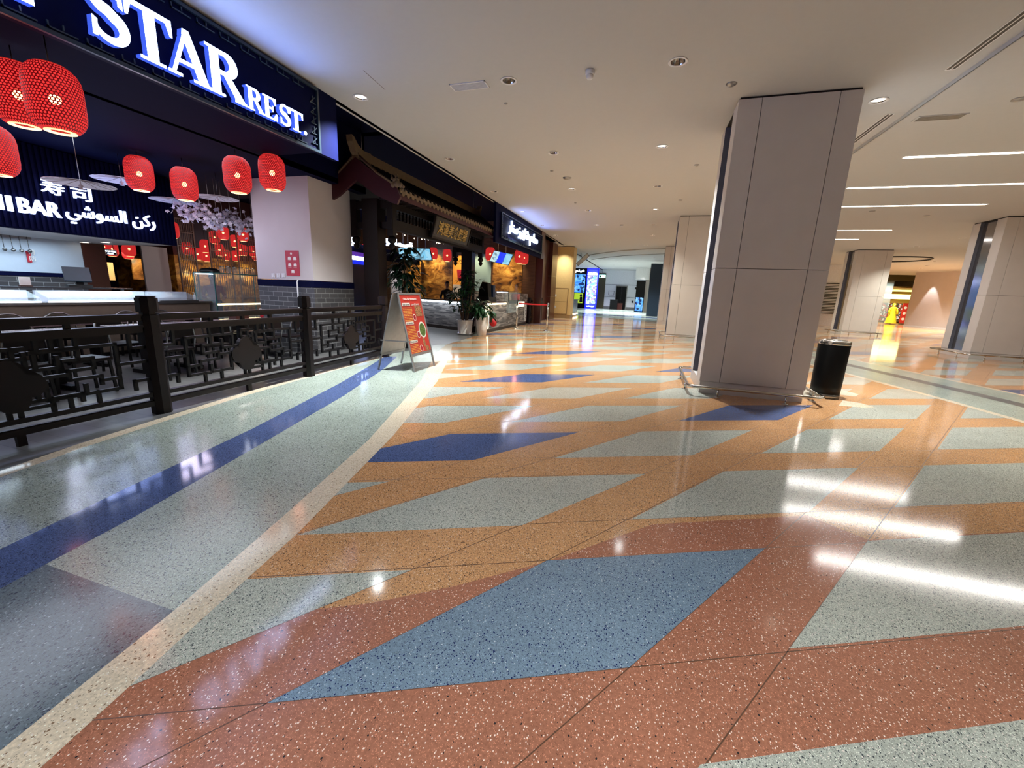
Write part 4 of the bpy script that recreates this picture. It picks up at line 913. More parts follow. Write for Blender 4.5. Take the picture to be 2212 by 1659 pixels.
def counter():
    t = thing('drinks_counter', 'L-shaped counter clad in stacked grey stone with glowing lip', 'counter', (-5.4, 13.8, 0))
    A, B, Cc = (-8.9, 15.25), (-6.34, 14.14), (-5.38, 19.4); th = .12; B2 = (-5.38, 13.78)
    d = Vector((B[0] - A[0], B[1] - A[1])).normalized(); nn = Vector((-d.y, d.x))
    m = MB(); m.prism([A, B, (B[0], B[1] + .14), (A[0] + nn.x * th, A[1] + nn.y * th)], .12, 1.0); m.build('stone_front', 'stacked_stone', t)
    m = MB(); m.prism([(B2[0] - .12, B2[1]), B2, Cc, (Cc[0] - .12, Cc[1])], .12, 1.0); m.build('stone_front', 'stacked_stone', t)
    m = MB(); m.prism([A, B, (B[0], B[1] + .14), (A[0] + nn.x * th, A[1] + nn.y * th)], 0, .12); m.prism([(B2[0] - .12, B2[1]), B2, Cc, (Cc[0] - .12, Cc[1])], 0, .12); m.build('kick_plate', 'black_plastic', t)
    o1 = [(A[0] - nn.x * .12, A[1] - nn.y * .12), (B[0] + .05, B[1] - .12), (B[0] + .05, B[1] + .6), (A[0] + nn.x * .6, A[1] + nn.y * .6)]
    m = MB(); m.prism(o1, 1.06, 1.11); m.build('worktop', 'counter_top', t)
    m = MB(); m.prism([(B2[0] - .42, B2[1] - .05), (B2[0] + .08, B2[1] - .05), (Cc[0] + .08, 16.2), (Cc[0] - .6, 16.2)], 1.06, 1.11); m.build('worktop', 'counter_top', t)
    m = MB(); m.prism([(A[0] - nn.x * .04, A[1] - nn.y * .04), (B[0] - .05, B[1] - .04), (B[0] - .05, B[1]), A], 1.0, 1.055); m.build('glow_strip', 'strip_light', t)
    m = MB(); m.box((B2[0], B2[1] + .3, 1.0), (B2[0] + .04, 16.2, 1.055)); m.build('glow_strip', 'warm_strip', t)
    dd = d.to_3d()
    lamp('counter_glow', 'AREA', (-7.65, 14.55, 1.04), 14, (.85, .92, 1), rot=(math.radians(-18), 0, math.atan2(d.y, d.x)), shape='RECTANGLE', size=2.7, size_y=.1)
    lamp('counter_glow', 'AREA', (-5.2, 15.4, 1.04), 9, (1, .9, .75), rot=(math.radians(-15), 0, PI / 2), shape='RECTANGLE', size=2.6, size_y=.08)
counter()
# back counter below the mural
m = MB(); m.box((-12.6, 19.7, 0), (-5.6, 20.35, .95)); o = m.build('back_counter', 'wood_brown', loc=(-9, 20, 0)); tag(o, 'brown back counter running below the murals', 'counter')
m = MB(); m.box((-8.8, 20.28, 1.0), (-5.6, 20.36, 1.42)); o = m.build('patterned_tile_strip', 'white_print', loc=(-7, 20.3, 1)); tag(o, 'white and grey patterned tile strip above the back counter', 'tile panel'); o.data.materials[0] = brick('pattern_tile', (200, 190, 185), (110, 100, 96), (60, 56, 54), .09, .06)
# glass display case in the counter, speaker-like machine, coffee equipment, signs
def glass_case(name, x0, x1, y0, y1, z0, z1, lab, sub=True, body=None):
    t = thing(name, lab, 'display case', ((x0 + x1) / 2, (y0 + y1) / 2, z0))
    if z0 > 0.01 or body:
        pass
    e = .02; m = MB()
    for x in (x0, x1 - e):
        for y in (y0, y1 - e): m.box((x, y, z0), (x + e, y + e, z1))
    for z in (z0, z1 - e): m.box((x0, y0, z), (x1, y0 + e, z + e)); m.box((x0, y1 - e, z), (x1, y1, z + e)); m.box((x0, y0, z), (x0 + e, y1, z + e)); m.box((x1 - e, y0, z), (x1, y1, z + e))
    m.build('frame', 'steel', t)
    for a, b in (((x0, y0), (x1, y0 + .006)), ((x1 - .006, y0), (x1, y1))): m = MB(); m.box((a[0], a[1], z0 + e), (b[0], b[1], z1 - e)); m.build('pane', 'glass', t)
    m = MB(); m.box((x0 + e, y0 + e, z0 + .02), (x1 - e, y1 - e, z0 + .04)); m.box((x0 + e, y0 + e, (z0 + z1) / 2), (x1 - e, y1 - e, (z0 + z1) / 2 + .01)); m.build('shelf', 'glass', t)
    m = MB(); m.box((x0 + .05, y0 + .03, z1 - .05), (x1 - .05, y0 + .05, z1 - .03)); m.build('light_strip', 'strip_light', t)
    return t
glass_case('glass_display_case', -5.9, -5.32, 16.4, 17.6, .62, 1.5, 'lit glass display case set into the stone counter')
t = thing('coffee_machine', 'dark coffee machine and bags standing on the counter', 'coffee machine', (-5.75, 14.9, 1.11))
m = MB(); m.box((-.25, -.3, 0), (.25, .5, .16)); m.build('base', 'black_plastic', t, True)
m = MB(); m.prism([(-.2, 0), (.2, 0), (.16, .5), (-.05, .55), (-.16, .3)], -.1, .25, basis((0, 0, .16), XD, ZD, (0, -1, 0))); m.build('body', 'black_gloss', t, True)
m = MB(); m.box((-.1, .28, .16), (.2, .5, .6)); m.build('side_unit', 'navy_panel', t, True)
t = thing('juice_dispenser', 'clear juice dispenser with pink glow on far end of counter', 'dispenser', (-5.6, 18.3, 1.11))
m = MB(); m.box((-.25, -.3, -.3), (.25, .3, 0)); m.build('base', 'black_plastic', t, True)
m = MB(); m.lathe([(.2, 0), (.22, .1), (.22, .35), (.08, .42), (.05, .7), (.0001, .72)], 16, caps=False); m.build('tank', 'glass', t, True)
m = MB(); m.lathe([(.0001, .02), (.18, .02), (.2, .3), (.0001, .3)], 16, caps=False); m.build('juice', 'poster_red', t, True)
t = thing('lightbox_sign', 'small glowing white light box in the counter front', 'sign', (-5.33, 18.3, .98))
m = MB(); m.box((-.02, -.45, -.12), (.02, .45, .1)); m.build('box', 'warm_strip', t, True)
for k, (y, ) in enumerate(((14.1,), (19.15,))):
    t = thing('fret_lamp_panel', ['white geometric fret panel glowing at near corner of stone counter', 'white geometric fret panel at far end of stone counter'][k], 'decorative panel', (-5.35, y, .15))
    m = MB()
    for z0 in range(5):
        z = z0 * .17; m.bar((0, -.12, z), (0, 0, z + .085), .012, .014, XD); m.bar((0, .12, z), (0, 0, z + .085), .012, .014, XD); m.bar((0, 0, z + .085), (0, -.12, z + .17), .012, .014, XD); m.bar((0, 0, z + .085), (0, .12, z + .17), .012, .014, XD)
    for y_ in (-.13, .13): m.box((-.01, y_ - .008, 0), (.01, y_ + .008, .85))
    m.build('fret', 'white_paint', t, True)
    m = MB(); m.box((-.03, -.12, 0), (-.02, .12, .85)); m.build('backing', 'warm_strip' if k == 0 else 'steel', t, True)
# person behind the counter
def person(loc, rz, lab, shirt='black_cloth', cap=True, name='person', scale=1., arms=True):
    t = thing(name, lab, 'person', loc, rz)
    me = bpy.data.meshes.new('body'); J = {'pel': ((0, 0, .92), .15), 'wst': ((0, 0, 1.1), .13), 'chs': ((0, -.02, 1.32), .155), 'nkb': ((0, -.02, 1.47), .07), 'nek': ((0, -.04, 1.54), .055), 'hd': ((0, -.06, 1.62), .07),
        'hpl': ((.1, 0, .86), .10), 'knl': ((.11, -.03, .48), .065), 'anl': ((.11, .02, .08), .045), 'tol': ((.12, -.14, .04), .035), 'hpr': ((-.1, 0, .86), .10), 'knr': ((-.11, 0, .48), .065), 'anr': ((-.11, .04, .08), .045), 'tor': ((-.12, -.12, .04), .035),
        'shl': ((.19, -.02, 1.42), .062), 'ell': ((.27, -.05, 1.14), .045), 'wrl': ((.2, -.3, 1.08), .03), 'shr': ((-.19, -.02, 1.42), .062), 'elr': ((-.27, -.05, 1.14), .045), 'wrr': ((-.14, -.32, 1.1), .03)}
    keys = list(J); E = [('pel', 'wst'), ('wst', 'chs'), ('chs', 'nkb'), ('nkb', 'nek'), ('nek', 'hd'), ('pel', 'hpl'), ('hpl', 'knl'), ('knl', 'anl'), ('anl', 'tol'), ('pel', 'hpr'), ('hpr', 'knr'), ('knr', 'anr'), ('anr', 'tor'), ('chs', 'shl'), ('shl', 'ell'), ('ell', 'wrl'), ('chs', 'shr'), ('shr', 'elr'), ('elr', 'wrr')]
    for s, wr in ((1, 'wrl'), (-1, 'wrr')):
        w0 = Vector(J[wr][0]); pm = 'pm' + wr; J[pm] = (tuple(w0 + Vector((0, -.05, -.01))), .026); keys.append(pm); E.append((wr, pm))
        for f in range(4):
            a = 'f%d%s' % (f, wr); b = 'g%d%s' % (f, wr); L = (.045, .052, .048, .036)[f]
            J[a] = (tuple(w0 + Vector(((f - 1.5) * .018, -.08 - L * .4, -.015))), .009); J[b] = (tuple(w0 + Vector(((f - 1.5) * .018, -.08 - L, -.05))), .008); keys += [a, b]; E += [(pm, a), (a, b)]
        a = 'th' + wr; J[a] = (tuple(w0 + Vector((-s * .045, -.05, -.02))), .010); keys.append(a); E.append((wr, a))
    me.from_pydata([tuple(c * scale for c in J[k][0]) for k in keys], [(keys.index(a), keys.index(b)) for a, b in E], [])
    o = bpy.data.objects.new('body', me); C.objects.link(o); sk = o.modifiers.new('s', 'SKIN'); sv = me.skin_vertices[0].data
    for i, k in enumerate(keys): sv[i].radius = (J[k][1] * scale,) * 2
    sv[0].use_root = True; ss = o.modifiers.new('ss', 'SUBSURF'); ss.levels = 1; ss.render_levels = 1
    bpy.context.view_layer.update(); me2 = bpy.data.meshes.new_from_object(o.evaluated_get(bpy.context.evaluated_depsgraph_get()))
    bpy.data.objects.remove(o); bpy.data.meshes.remove(me)
    me2.materials.clear(); [me2.materials.append(M[q]) for q in (shirt, 'skin')]
    for p in me2.polygons:
        c = p.center; p.use_smooth = True; p.material_index = 1 if (c.z > 1.49 * scale or c.y < -.27 * scale and c.z > .9 * scale) else 0
    o = bpy.data.objects.new('body', me2); C.objects.link(o); o.parent = t; WM[o.name] = WM[t.name]
    m = MB(); hc = Vector((0, -.06, 1.68)) * scale
    m.ball(hc, .1 * scale, 8, (.78, .95, 1.15)); m.ball(hc + Vector((0, -.098, -.01)) * scale, .018 * scale, 4, (.8, 1, 1.3)); m.ball(hc + Vector((.08, 0, 0)) * scale, .022 * scale, 4, (.5, 1, 1.3)); m.ball(hc + Vector((-.08, 0, 0)) * scale, .022 * scale, 4, (.5, 1, 1.3))
    m.build('head', 'skin', t, True)
    m = MB()
    for s in (1, -1): m.ball(hc + Vector((s * .032, -.088, .015)) * scale, .011 * scale, 4)
    m.build('eyes', 'black_plastic', t, True)
    m = MB(); m.box(tuple((hc + Vector((-.025, -.098, -.055)) * scale)), tuple((hc + Vector((.025, -.085, -.047)) * scale))); m.build('mouth', 'poster_red', t, True)
    m = MB(); m.ball(hc + Vector((0, .02, .035)) * scale, .104 * scale, 8, (.82, .98, 1.0))
    if cap: m.prism([(-.07 * scale, -.09 * scale), (.07 * scale, -.09 * scale), (.06 * scale, -.2 * scale), (-.06 * scale, -.2 * scale)], hc.z + .045 * scale, hc.z + .055 * scale)
    m.build('cap' if cap else 'hair', 'black_cloth', t, True)
    return t
person((-7.75, 15.75, 0), .35, 'person in black shirt and black cap working behind the stone counter')

def tv(lab, c, ax, ay, mats, mounts=True, bars=2):
    """c centre, ax half width vector, ay half height vector"""
    c, ax, ay = Vector(c), Vector(ax), Vector(ay); n = ax.cross(ay).normalized()
    t = thing('menu_screen', lab, 'screen', tuple(c))
    def slab(u0, u1, v0, v1, d0, d1, name, mt):
        P = [c + ax * u + ay * v + n * d for d in (d0, d1) for u, v in ((u0, v0), (u1, v0), (u1, v1), (u0, v1))]
        m = MB(); m.add([tuple(p) for p in P], [(3, 2, 1, 0), (4, 5, 6, 7), (0, 1, 5, 4), (1, 2, 6, 5), (2, 3, 7, 6), (3, 0, 4, 7)]); return m.build(name, mt, t)
    slab(-1, 1, -1, 1, -.05, 0, 'case', 'black_plastic')
    k = len(mats)
    for i, mt in enumerate(mats): slab(-.96 + 1.92 * i / k, -.96 + 1.92 * (i + 1) / k, -.93, .93, 0.001, .006, 'display', mt)
    for u in (-.4, .4)[:bars]:
        p = c + ax * u; m = MB(); m.tube([tuple(p - n * .06), (p.x - n.x * .06, p.y - n.y * .06, 4.85)], .014, 6); m.build('hanger', 'steel', t)
    return t
TY = 13.2
def px_tv(lab, tl, tr, br, bl, y, mats, dy=.0):
    a, b, c_, d = (YP(*tl, y), YP(*tr, y), YP(*br, y), YP(*bl, y)); c = (a + b + c_ + d) / 4
    return tv(lab, c, (b + c_ - a - d) / 4, (a + b - c_ - d) / 4 + Vector((0, -dy, 0)), mats)
px_tv('left blue menu screen hanging behind the tree leaves', (858, 534), (884, 536), (890, 562), (866, 562), 14.6, ['menu_screen'])
px_tv('right blue menu screen of the hanging pair over counter', (885.5, 535), (928, 537), (934, 562), (891, 562), 14.6, ['menu_screen'])
px_tv('tilted menu screen with purple-blue middle band near red lanterns', (1068, 539), (1108, 551), (1099, 572), (1056, 566), 15.5, ['menu_screen2', 'blue_screen', 'menu_screen'])
for i, (px, py, y, lab) in enumerate(((1122, 554, 17.5, 'front red lantern of the pair under the Arabic sign'), (1132, 557, 18.3, 'rear red lantern of the pair under the Arabic sign'), (1059, 549, 17.2, 'red lantern half hidden by the gate hanging post'),
        (936, 548, 18.2, 'red lantern right of the blue menu screens'), (966, 552, 18.2, 'red lantern above the left edge of the drink poster'), (806, 545, 18.5, 'red lantern between gate post and tree leaves'), (790, 540, 18, 'red lantern left of the gate post above stall sign'))):
    p = YP(px, py, y); hang(lp, tuple(p), .3 * i, lab, 'red lanterns over the drinks counter')
lamp('lantern_lamp', 'POINT', (-5.3, 17.6, 2.4), 3, (1, .3, .2), shadow_soft_size=.1)

# ------------------------------------------------------------------ plants
def blade(m, base, d, L, wd, droop, n=5):
    d = Vector(d).normalized(); s = d.cross(Vector((0, 0, 1)));
    if s.length < .05: s = Vector((1, 0, 0))
    s.normalize(); vs = []; p = Vector(base)
    for i in range(n + 1):
        u = i / n; q = wd * math.sin(PI * min(1, u * .95 + .05)) * .5 + .001; vs += [p - s * q + Vector((0, 0, q * .25)), p + s * q + Vector((0, 0, q * .25))]
        d = (d + Vector((0, 0, -droop / n))).normalized(); p = p + d * (L / n)
    m.add([tuple(v) for v in vs], [(2 * i, 2 * i + 1, 2 * i + 3, 2 * i + 2) for i in range(n)], None, True)
def plant(name, lab, loc, pot, stems, clusters, leaf, L, wd, droop, seed, potmat='white_ceramic', leafmat='leaf'):
    rr = random.Random(seed); t = thing(name, lab, 'plant', loc)
    m = MB(); m.lathe(pot, 28, caps=False); m.build('pot', potmat, t, True)
    top = pot[-2][1]; rt = pot[-2][0]
    m = MB(); m.lathe([(.0001, top - .04), (rt * .95, top - .04)], 20, caps=False); m.build('soil', 'soil', t, True)
    for (x, y, dx, dy, h, r) in stems:
        m = MB(); m.tube([(x, y, top - .08), (x + dx * .4, y + dy * .4, top + (h - top) * .4), (x + dx, y + dy, h)], [r, r * .8, r * .5], 7); m.build('stem', 'trunk', t, True)
    m = MB()
    for cx, cy, cz, cr, n in clusters:
        for k in range(n):
            a = rr.uniform(0, 2 * PI); e = rr.uniform(-.25, .8); q = cr * rr.uniform(.1, .8)
            base = (cx + q * math.cos(a), cy + q * math.sin(a), cz + rr.uniform(-.5, .5) * cr)
            for j in range(leaf):
                b = a + rr.uniform(-1.1, 1.1); blade(m, base, (math.cos(b), math.sin(b), e + rr.uniform(-.3, .3)), L * rr.uniform(.7, 1.15), wd * rr.uniform(.8, 1.2), droop)
    m.build('foliage', leafmat, t, True)
    return t
plant('potted_tree', 'tall leafy tree with slender trunks in a round white pot', (-5.8, 13.15, 0), [(.0001, 0), (.2, 0), (.27, .02), (.28, .05), (.24, .06), (.25, .3), (.27, .49), (.285, .5), (.265, .5), (.24, .40)],
      [(0, .05, .08, .1, 1.9, .035), (.1, -.05, .2, -.05, 1.6, .03), (-.08, 0, -.25, 0, 1.2, .03), (-.02, -.08, -.02, -.1, 1.4, .02)],
      [(.1, .1, 2.0, .28, 22), (.25, -.05, 1.72, .35, 26), (-.1, .0, 1.65, .38, 26), (-.3, 0, 1.3, .36, 26), (.1, -.1, 1.3, .4, 26), (-.25, -.05, 1.0, .32, 22), (.2, 0, .95, .3, 16)], 5, .24, .045, .9, 11)
plant('potted_shrub', 'bushy dark-leaved plant in a tall tapering white pot', (-5.2, 13.2, 0), [(.0001, 0), (.13, 0), (.15, .01), (.2, .35), (.215, .6), (.21, .66), (.19, .66), (.17, .58)],
      [(0, 0, .05, 0, .9, .02), (.03, .03, -.1, .05, .95, .02)], [(0, 0, .82, .22, 26), (-.15, 0, .95, .2, 16), (.18, 0, .75, .2, 14), (0, .1, 1.05, .18, 12)], 2, .36, .10, 1.5, 12)
plant('large_leaf_plant', 'big dark broad-leaved plant in shadow behind the menu board', (-5.72, 9.25, 0), [(.0001, 0), (.16, 0), (.18, .01), (.22, .4), (.23, .42), (.21, .42), (.2, .36)],
      [(0, 0, .0, 0, 2.3, .03), (.06, 0, .12, .05, 1.6, .025), (-.05, .05, -.12, .1, 2.0, .025)], [(0, 0, 2.3, .32, 22), (-.1, .1, 2.0, .42, 26), (.1, -.1, 1.75, .4, 24), (.15, 0, 1.45, .3, 14), (0, 0, 1.1, .28, 10), (.28, .0, .75, .12, 5)], 3, .36, .075, 1.2, 13, 'black_plastic', 'leaf2')
m = MB(); m.ball((-4.98, 13.7, .42), .13, 8, (1, 1, 1.1)); tag(m.build('red_lantern_ball', 'red_fabric', loc=(-4.98, 13.7, .42)), 'small red ball ornament behind the tall white pot', 'ornament')
m = MB(); m.tube([(0, 0, .55), (0, 0, .0)], .01, 6, M4=Matrix.Translation((-4.98, 13.7, 0))); 
# queue barrier
for k, ((x, y), lab) in enumerate((((-3.66, 16.4), 'chrome queue barrier post at right end of the red belt'), ((-5.0, 16.6), 'chrome queue barrier post at left end of the red belt'))):
    t = thing('barrier_post', lab, 'barrier post', (x, y, 0), 0, 'queue barrier posts')
    m = MB(); m.lathe([(.18, 0), (.18, .02), (.12, .045), (.03, .06)], 28); m.build('base', 'chrome', t, True)
    m = MB(); m.tube([(0, 0, .05), (0, 0, 1.0)], .032, 16); m.build('pole', 'chrome', t, True)
    m = MB(); m.lathe([(.036, .98), (.036, 1.1), (.02, 1.12), (.0001, 1.12)], 16, caps=False); m.build('head', 'black_plastic' if k else 'chrome', t, True)
m = MB(); m.add([(-3.70, 16.4, 1.08), (-4.35, 16.5, 1.065), (-4.955, 16.593, 1.08), (-3.70, 16.4, 1.02), (-4.35, 16.5, 1.005), (-4.955, 16.593, 1.02)], [(0, 1, 4, 3), (1, 2, 5, 4)]); o = m.build('barrier_belt', 'red_fabric'); tag(o, 'red retractable belt stretched between the two chrome posts', 'belt')
sm = o.modifiers.new('s', 'SOLIDIFY'); sm.thickness = .004
# fence beyond the counter
rail_post(-5.4, 19.95, 'short dark wooden post left of the far fret gate', 1.25); rail_post(-5.35, 22.1, 'short dark wooden post right of the far fret gate', 1.25)
railing((-5.4, 19.95), (-5.35, 22.1), 'short dark fret railing beside the glossy brown pilaster')

# ------------------------------------------------------------------ sushi bar
def sushi():
    t = thing('sushi_bar_sign', 'black slatted fascia with glowing SUSHI BAR lettering in three scripts', 'sign', (-10, 3.5, 2.2))
    m = MB(); m.box((-10.2, -3, 2.2), (-10.03, 6.95, 3.58)); m.build('fascia_board', 'black_paint', t)
    m = MB(); y = -2.9
    while y < 6.9: m.box((-10.03, y, 2.22), (-10.0, y + .035, 3.57)); y += .075
    m.build('slat', 'navy_gloss', t)
    def tx(s, y0, y1, z0, z1, b=.02): q = MB(); put_text(q, s, (-9.98, y0, z0), YD, ZD, y1 - y0, z1 - z0, .05, b); return q
    tx('SUSHI', 3.35, 4.40, 2.45, 2.69, .018).build('english_word', 'sushi_glow', t); tx('BAR', 4.47, 5.0, 2.45, 2.69, .018).build('english_word', 'sushi_glow', t)
    tx('\ufef2\ufeb7\ufeee\ufeb4\ufedf\ufe8d \ufee6\ufedb\ufead', 5.07, 6.5, 2.38, 2.74, .008).build('arabic_words', 'sushi_glow', t)
    for s, a, b, z in (('寿', 4.8, 5.1, 2.82), ('司', 5.2, 5.48, 2.80)): tx(s, a, b, z, z + .25, .004).build('chinese_character', 'sushi_glow', t)
    lamp('sign_glow_lamp', 'AREA', (-9.85, 4.9, 2.65), 16, (.3, .42, 1), rot=(0, math.radians(-90), 0), shape='RECTANGLE', size=.6, size_y=3.4)
    m = MB(); m.box((-12.3, -3, 2.2), (-10.2, 6.95, 2.26)); struct('ceiling_sushi_kitchen', m, 'white_wall')
    m = MB(); m.box((-12.42, -3, 1.5), (-12.3, 6.42, 2.26)); m.box((-12.42, -3, 0), (-12.3, 6.42, .9)); struct('wall_kitchen', m, 'kitchen_wall')
    m = MB(); m.box((-12.42, -3, .9), (-12.3, 6.42, 1.5)); struct('wall_kitchen_tile', m, 'grey_brick')
    m = MB(); m.box((-12.35, -3, 1.42), (-12.28, 6.42, 1.5)); struct('trim_4', m, 'navy_gloss')
    m = MB(); m.box((-12.5, 6.42, 0), (-12.28, 6.85, 2.26)); struct('wall_pier', m, 'wood_brown')
    for px in (182, 227):
        p = FL(px, 523, 2.2); dup(du, (p.x, p.y, 2.2 - CEIL), 0, 'small lit downlight %s under the sushi bar soffit' % ('left' if px < 200 else 'right'), 'soffit downlights')
        m = MB(); m.lathe([(.0001, 2.19), (.07, 2.19), (.07, 2.195), (.0001, 2.195)], 16, Matrix.Translation((p.x, p.y, 0)), caps=False); o = m.build('light_disc', 'warm_lens'); tag(o, 'glowing round %s disc light under sushi bar soffit' % ('left' if px < 200 else 'right'), 'ceiling light')
    lamp('kitchen_lamp', 'AREA', (-11.2, 3.5, 2.15), 110, (.66, .84, 1), shape='RECTANGLE', size=1.6, size_y=5)
    c = thing('sushi_counter', 'long beige sushi counter with glass case and bright tube lights', 'counter', (-9.9, 3, 0))
    m = MB(); m.box((-10.35, -3, .08), (-9.6, 7.2, .97)); m.build('body', 'laminate', c)
    m = MB(); m.box((-10.35, -3, 0), (-9.65, 7.2, .08)); m.build('kick_plate', 'black_plastic', c)
    m = MB(); m.box((-10.38, -3, .97), (-9.57, 7.25, 1.01)); m.build('steel_top', 'steel', c)
    for a, b in ((1.2, 4.35), (4.45, 6.1), (6.15, 6.95)):
        m = MB(); m.prism([(-9.6, 1.01), (-9.6, 1.09), (-9.95, 1.2), (-9.96, 1.19), (-9.61, 1.08), (-9.61, 1.01)], a, b, basis((0, 0, 0), XD, ZD, (0, -1, 0)) @ Matrix.Diagonal((1, 1, -1, 1))); m.build('glass_cover', 'glass', c)
        m = MB(); m.box((-10.0, a, 1.01), (-9.94, b, 1.2)); m.build('case_back', 'white_top', c)
        m = MB(); m.box((-9.62, a, 1.005), (-9.585, b, 1.03)); m.build('case_edge', 'strip_light' if a < 6 else 'steel', c)
    for a, b in ((2.9, 4.2), (4.75, 5.85)):
        m = MB(); m.tube([(-9.9, a, 1.165), (-9.9, b, 1.165)], .02, 8); m.build('tube_light', 'strip_light', c)
    lamp('case_lamp', 'AREA', (-9.75, 4, 1.3), 14, (.75, .9, 1), shape='RECTANGLE', size=.3, size_y=5)
    m = MB(); m.box((-10.4, -3, 1.23), (-10.1, 6.0, 1.255)); m.build('upper_shelf', 'counter_top', c)
    m = MB()
    for y in (0, 2, 4, 5.9): m.box((-10.3, y, 1.01), (-10.26, y + .04, 1.23))
    m.build('shelf_leg', 'steel', c)
    p = XP(170, 608, -10.22); t = thing('cash_register', 'black touch-screen cash register standing on the sushi counter', 'cash register', (-10.22, p.y, 1.255), -.3)
    m = MB(); m.box((-.14, -.16, 0), (.14, .16, .05)); m.build('base', 'black_plastic', t, True)
    m = MB(); m.box((-.03, -.04, .05), (.03, .06, .22)); m.build('neck', 'black_plastic', t, True)
    m = MB(); m.add([(.10, -.2, .10), (.10, .16, .10), (.02, .16, .36), (.02, -.2, .36), (.13, -.2, .12), (.13, .16, .12), (.05, .16, .37), (.05, -.2, .37)], [(0, 1, 2, 3), (7, 6, 5, 4), (0, 4, 5, 1), (1, 5, 6, 2), (2, 6, 7, 3), (3, 7, 4, 0)]); m.build('display', 'teal', t, True)
    m = MB(); m.box((-.14, .02, .2), (-.08, .2, .34)); m.build('rear_display', 'black_gloss', t, True)
    p = XP(55, 615, -10.25); t = thing('tablet_stand', 'small white sheet on a stand at left of the sushi counter', 'stand', (-10.25, p.y, 1.255))
    m = MB(); m.box((-.01, -.07, .02), (.01, .07, .16)); m.build('sheet', 'white_print', t, True)
    m = MB(); m.box((-.03, -.08, 0), (.03, .08, .02)); m.build('base', 'wood_brown', t, True)
    a, b = XP(56, 542, -12.27), XP(70, 567, -12.27); t = thing('wall_notice', 'red vertical notice with white characters on the blue-lit kitchen wall', 'sign', (-12.29, a.y, b.z))
    m = MB(); m.box((0, 0, 0), (.02, b.y - a.y, a.z - b.z)); m.build('board', 'poster_red', t, True)
    m = MB(); put_text(m, '消', (.02, .03, .16), YD, ZD, .1, .1, .004); put_text(m, '防', (.02, .03, .03), YD, ZD, .1, .1, .004); m.build('characters', 'white_print', t, True)
    a = XP(32, 525, -12.25); t = thing('utensil_rack', 'steel rack with hanging ladles on the kitchen wall', 'rack', (-12.28, a.y, a.z))
    m = MB(); m.box((0, -.25, .1), (.05, .25, .18)); m.build('rail', 'steel', t, True)
    for k in range(4): m = MB(); m.tube([(.06, -.18 + k * .12, .15), (.06, -.18 + k * .12, -.1)], .006, 5); m.ball((.07, -.18 + k * .12, -.14), .035, 5); m.build('ladle', 'steel', t, True)
    a, b = XP(213, 537, -12.6), XP(253, 552, -12.6); t = thing('cashier_sign', 'black hanging CASHIER sign with white border', 'sign', (-12.6, a.y, b.z)); W_, h = b.y - a.y, a.z - b.z
    m = MB(); m.box((-.03, 0, 0), (0, W_, h)); m.build('board', 'black_plastic', t, True)
    m = MB(); put_text(m, 'CASHIER', (0, W_ * .32, h * .55), YD, ZD, W_ * .62, h * .25, .005, .02); put_text(m, '收银台', (0, W_ * .45, h * .15), YD, ZD, W_ * .35, h * .25, .005, .02); m.build('lettering', 'sign_glow2', t, True)
    m = MB()
    for q in ((0, 0, W_, .02), (0, h - .02, W_, h), (0, .02, .02, h - .02), (W_ - .02, .02, W_, h - .02)): m.box((0, q[0], q[1]), (.006, q[2], q[3]))
    m.build('border', 'white_print', t, True)
    m = MB(); m.lathe([(.06, 0), (.075, 0), (.075, .006), (.06, .006)], 20, basis((0, W_ * .16, h * .5), YD, ZD, XD), caps=False); m.build('emblem', 'white_print', t, True)
    for y in (.05, W_ - .05): m = MB(); m.tube([(-.015, y, h), (-.015, y, 3.0)], .006, 5); m.build('hanger', 'steel', t, True)
sushi()
def xpanel(name, mt, x, px0, py0, px1, py1, lab, cat, th=.05):
    a, b = XP(px0, py0, x), XP(px1, py1, x); m = MB(); m.box((x - th, a.y, min(a.z, b.z)), (x, b.y, max(a.z, b.z))); o = m.build(name, mt, loc=(x, a.y, b.z))
    return tag(o, lab, cat)
xpanel('bright_doorway', 'beige_wall', -16, 208, 565, 250, 606, 'bright cream doorway panel seen under the cashier sign', 'doorway')
lamp('door_lamp', 'AREA', (-15.4, 8.9, 2.2), 40, (1, .85, .6), shape='RECTANGLE', size=.5, size_y=1.2)
xpanel('gold_wall_panel', 'gold_mural', -16, 283, 558, 311, 604, 'small gold textured wall panel lit beside the doorway', 'wall panel')
lamp('wall_washer_lamp', 'POINT', (-15.6, 9.85, 2.0), 10, (1, .75, .35), shadow_soft_size=.1)
xpanel('partition_wall', 'white_wall', -13.4, 304, 530, 374, 640, 'dim cream partition wall left of the lattice screens', 'partition')
lamp('partition_lamp', 'SPOT', (-12.6, 8.55, 3.4), 80, (1, .85, .65), spot_size=.9, spot_blend=.8, shadow_soft_size=.05, rot=(0, math.radians(-14), 0))
m = MB(); m.box((-20.3, 11.6, 0), (-17, 20.3, 2.35)); struct('wall_inner', m, 'gold_mural')
m = MB(); m.box((-20.3, 11.6, 2.35), (-17, 20.3, 4.8)); struct('wall_inner_upper', m, 'wood_brown')
lamp('lattice_fill_lamp', 'POINT', (-11.8, 9.6, 2.3), 16, (1, .9, .85), shadow_soft_size=.2)  # added fill without a fixture, lifts the backlit lattice screens
for y in (12.2, 13.4, 14.6, 15.8): lamp('wall_washer_lamp', 'POINT', (-16.7, y, 1.7), 12, (1, .78, .36), shadow_soft_size=.06)
for px, py, x, lab in ((224, 533, -15, 'red lantern just above the cashier sign at left'), (241, 538, -15, 'red lantern right behind the cashier sign'), (279, 538, -14.6, 'red lantern at the right of the cashier sign, upper'), (276, 545, -15.6, 'red lantern behind the upper right cashier lantern')):
    p = XP(px, py, x); hang(lp, tuple(p), 0, lab, 'red lanterns by the cashier sign', sc=.75)
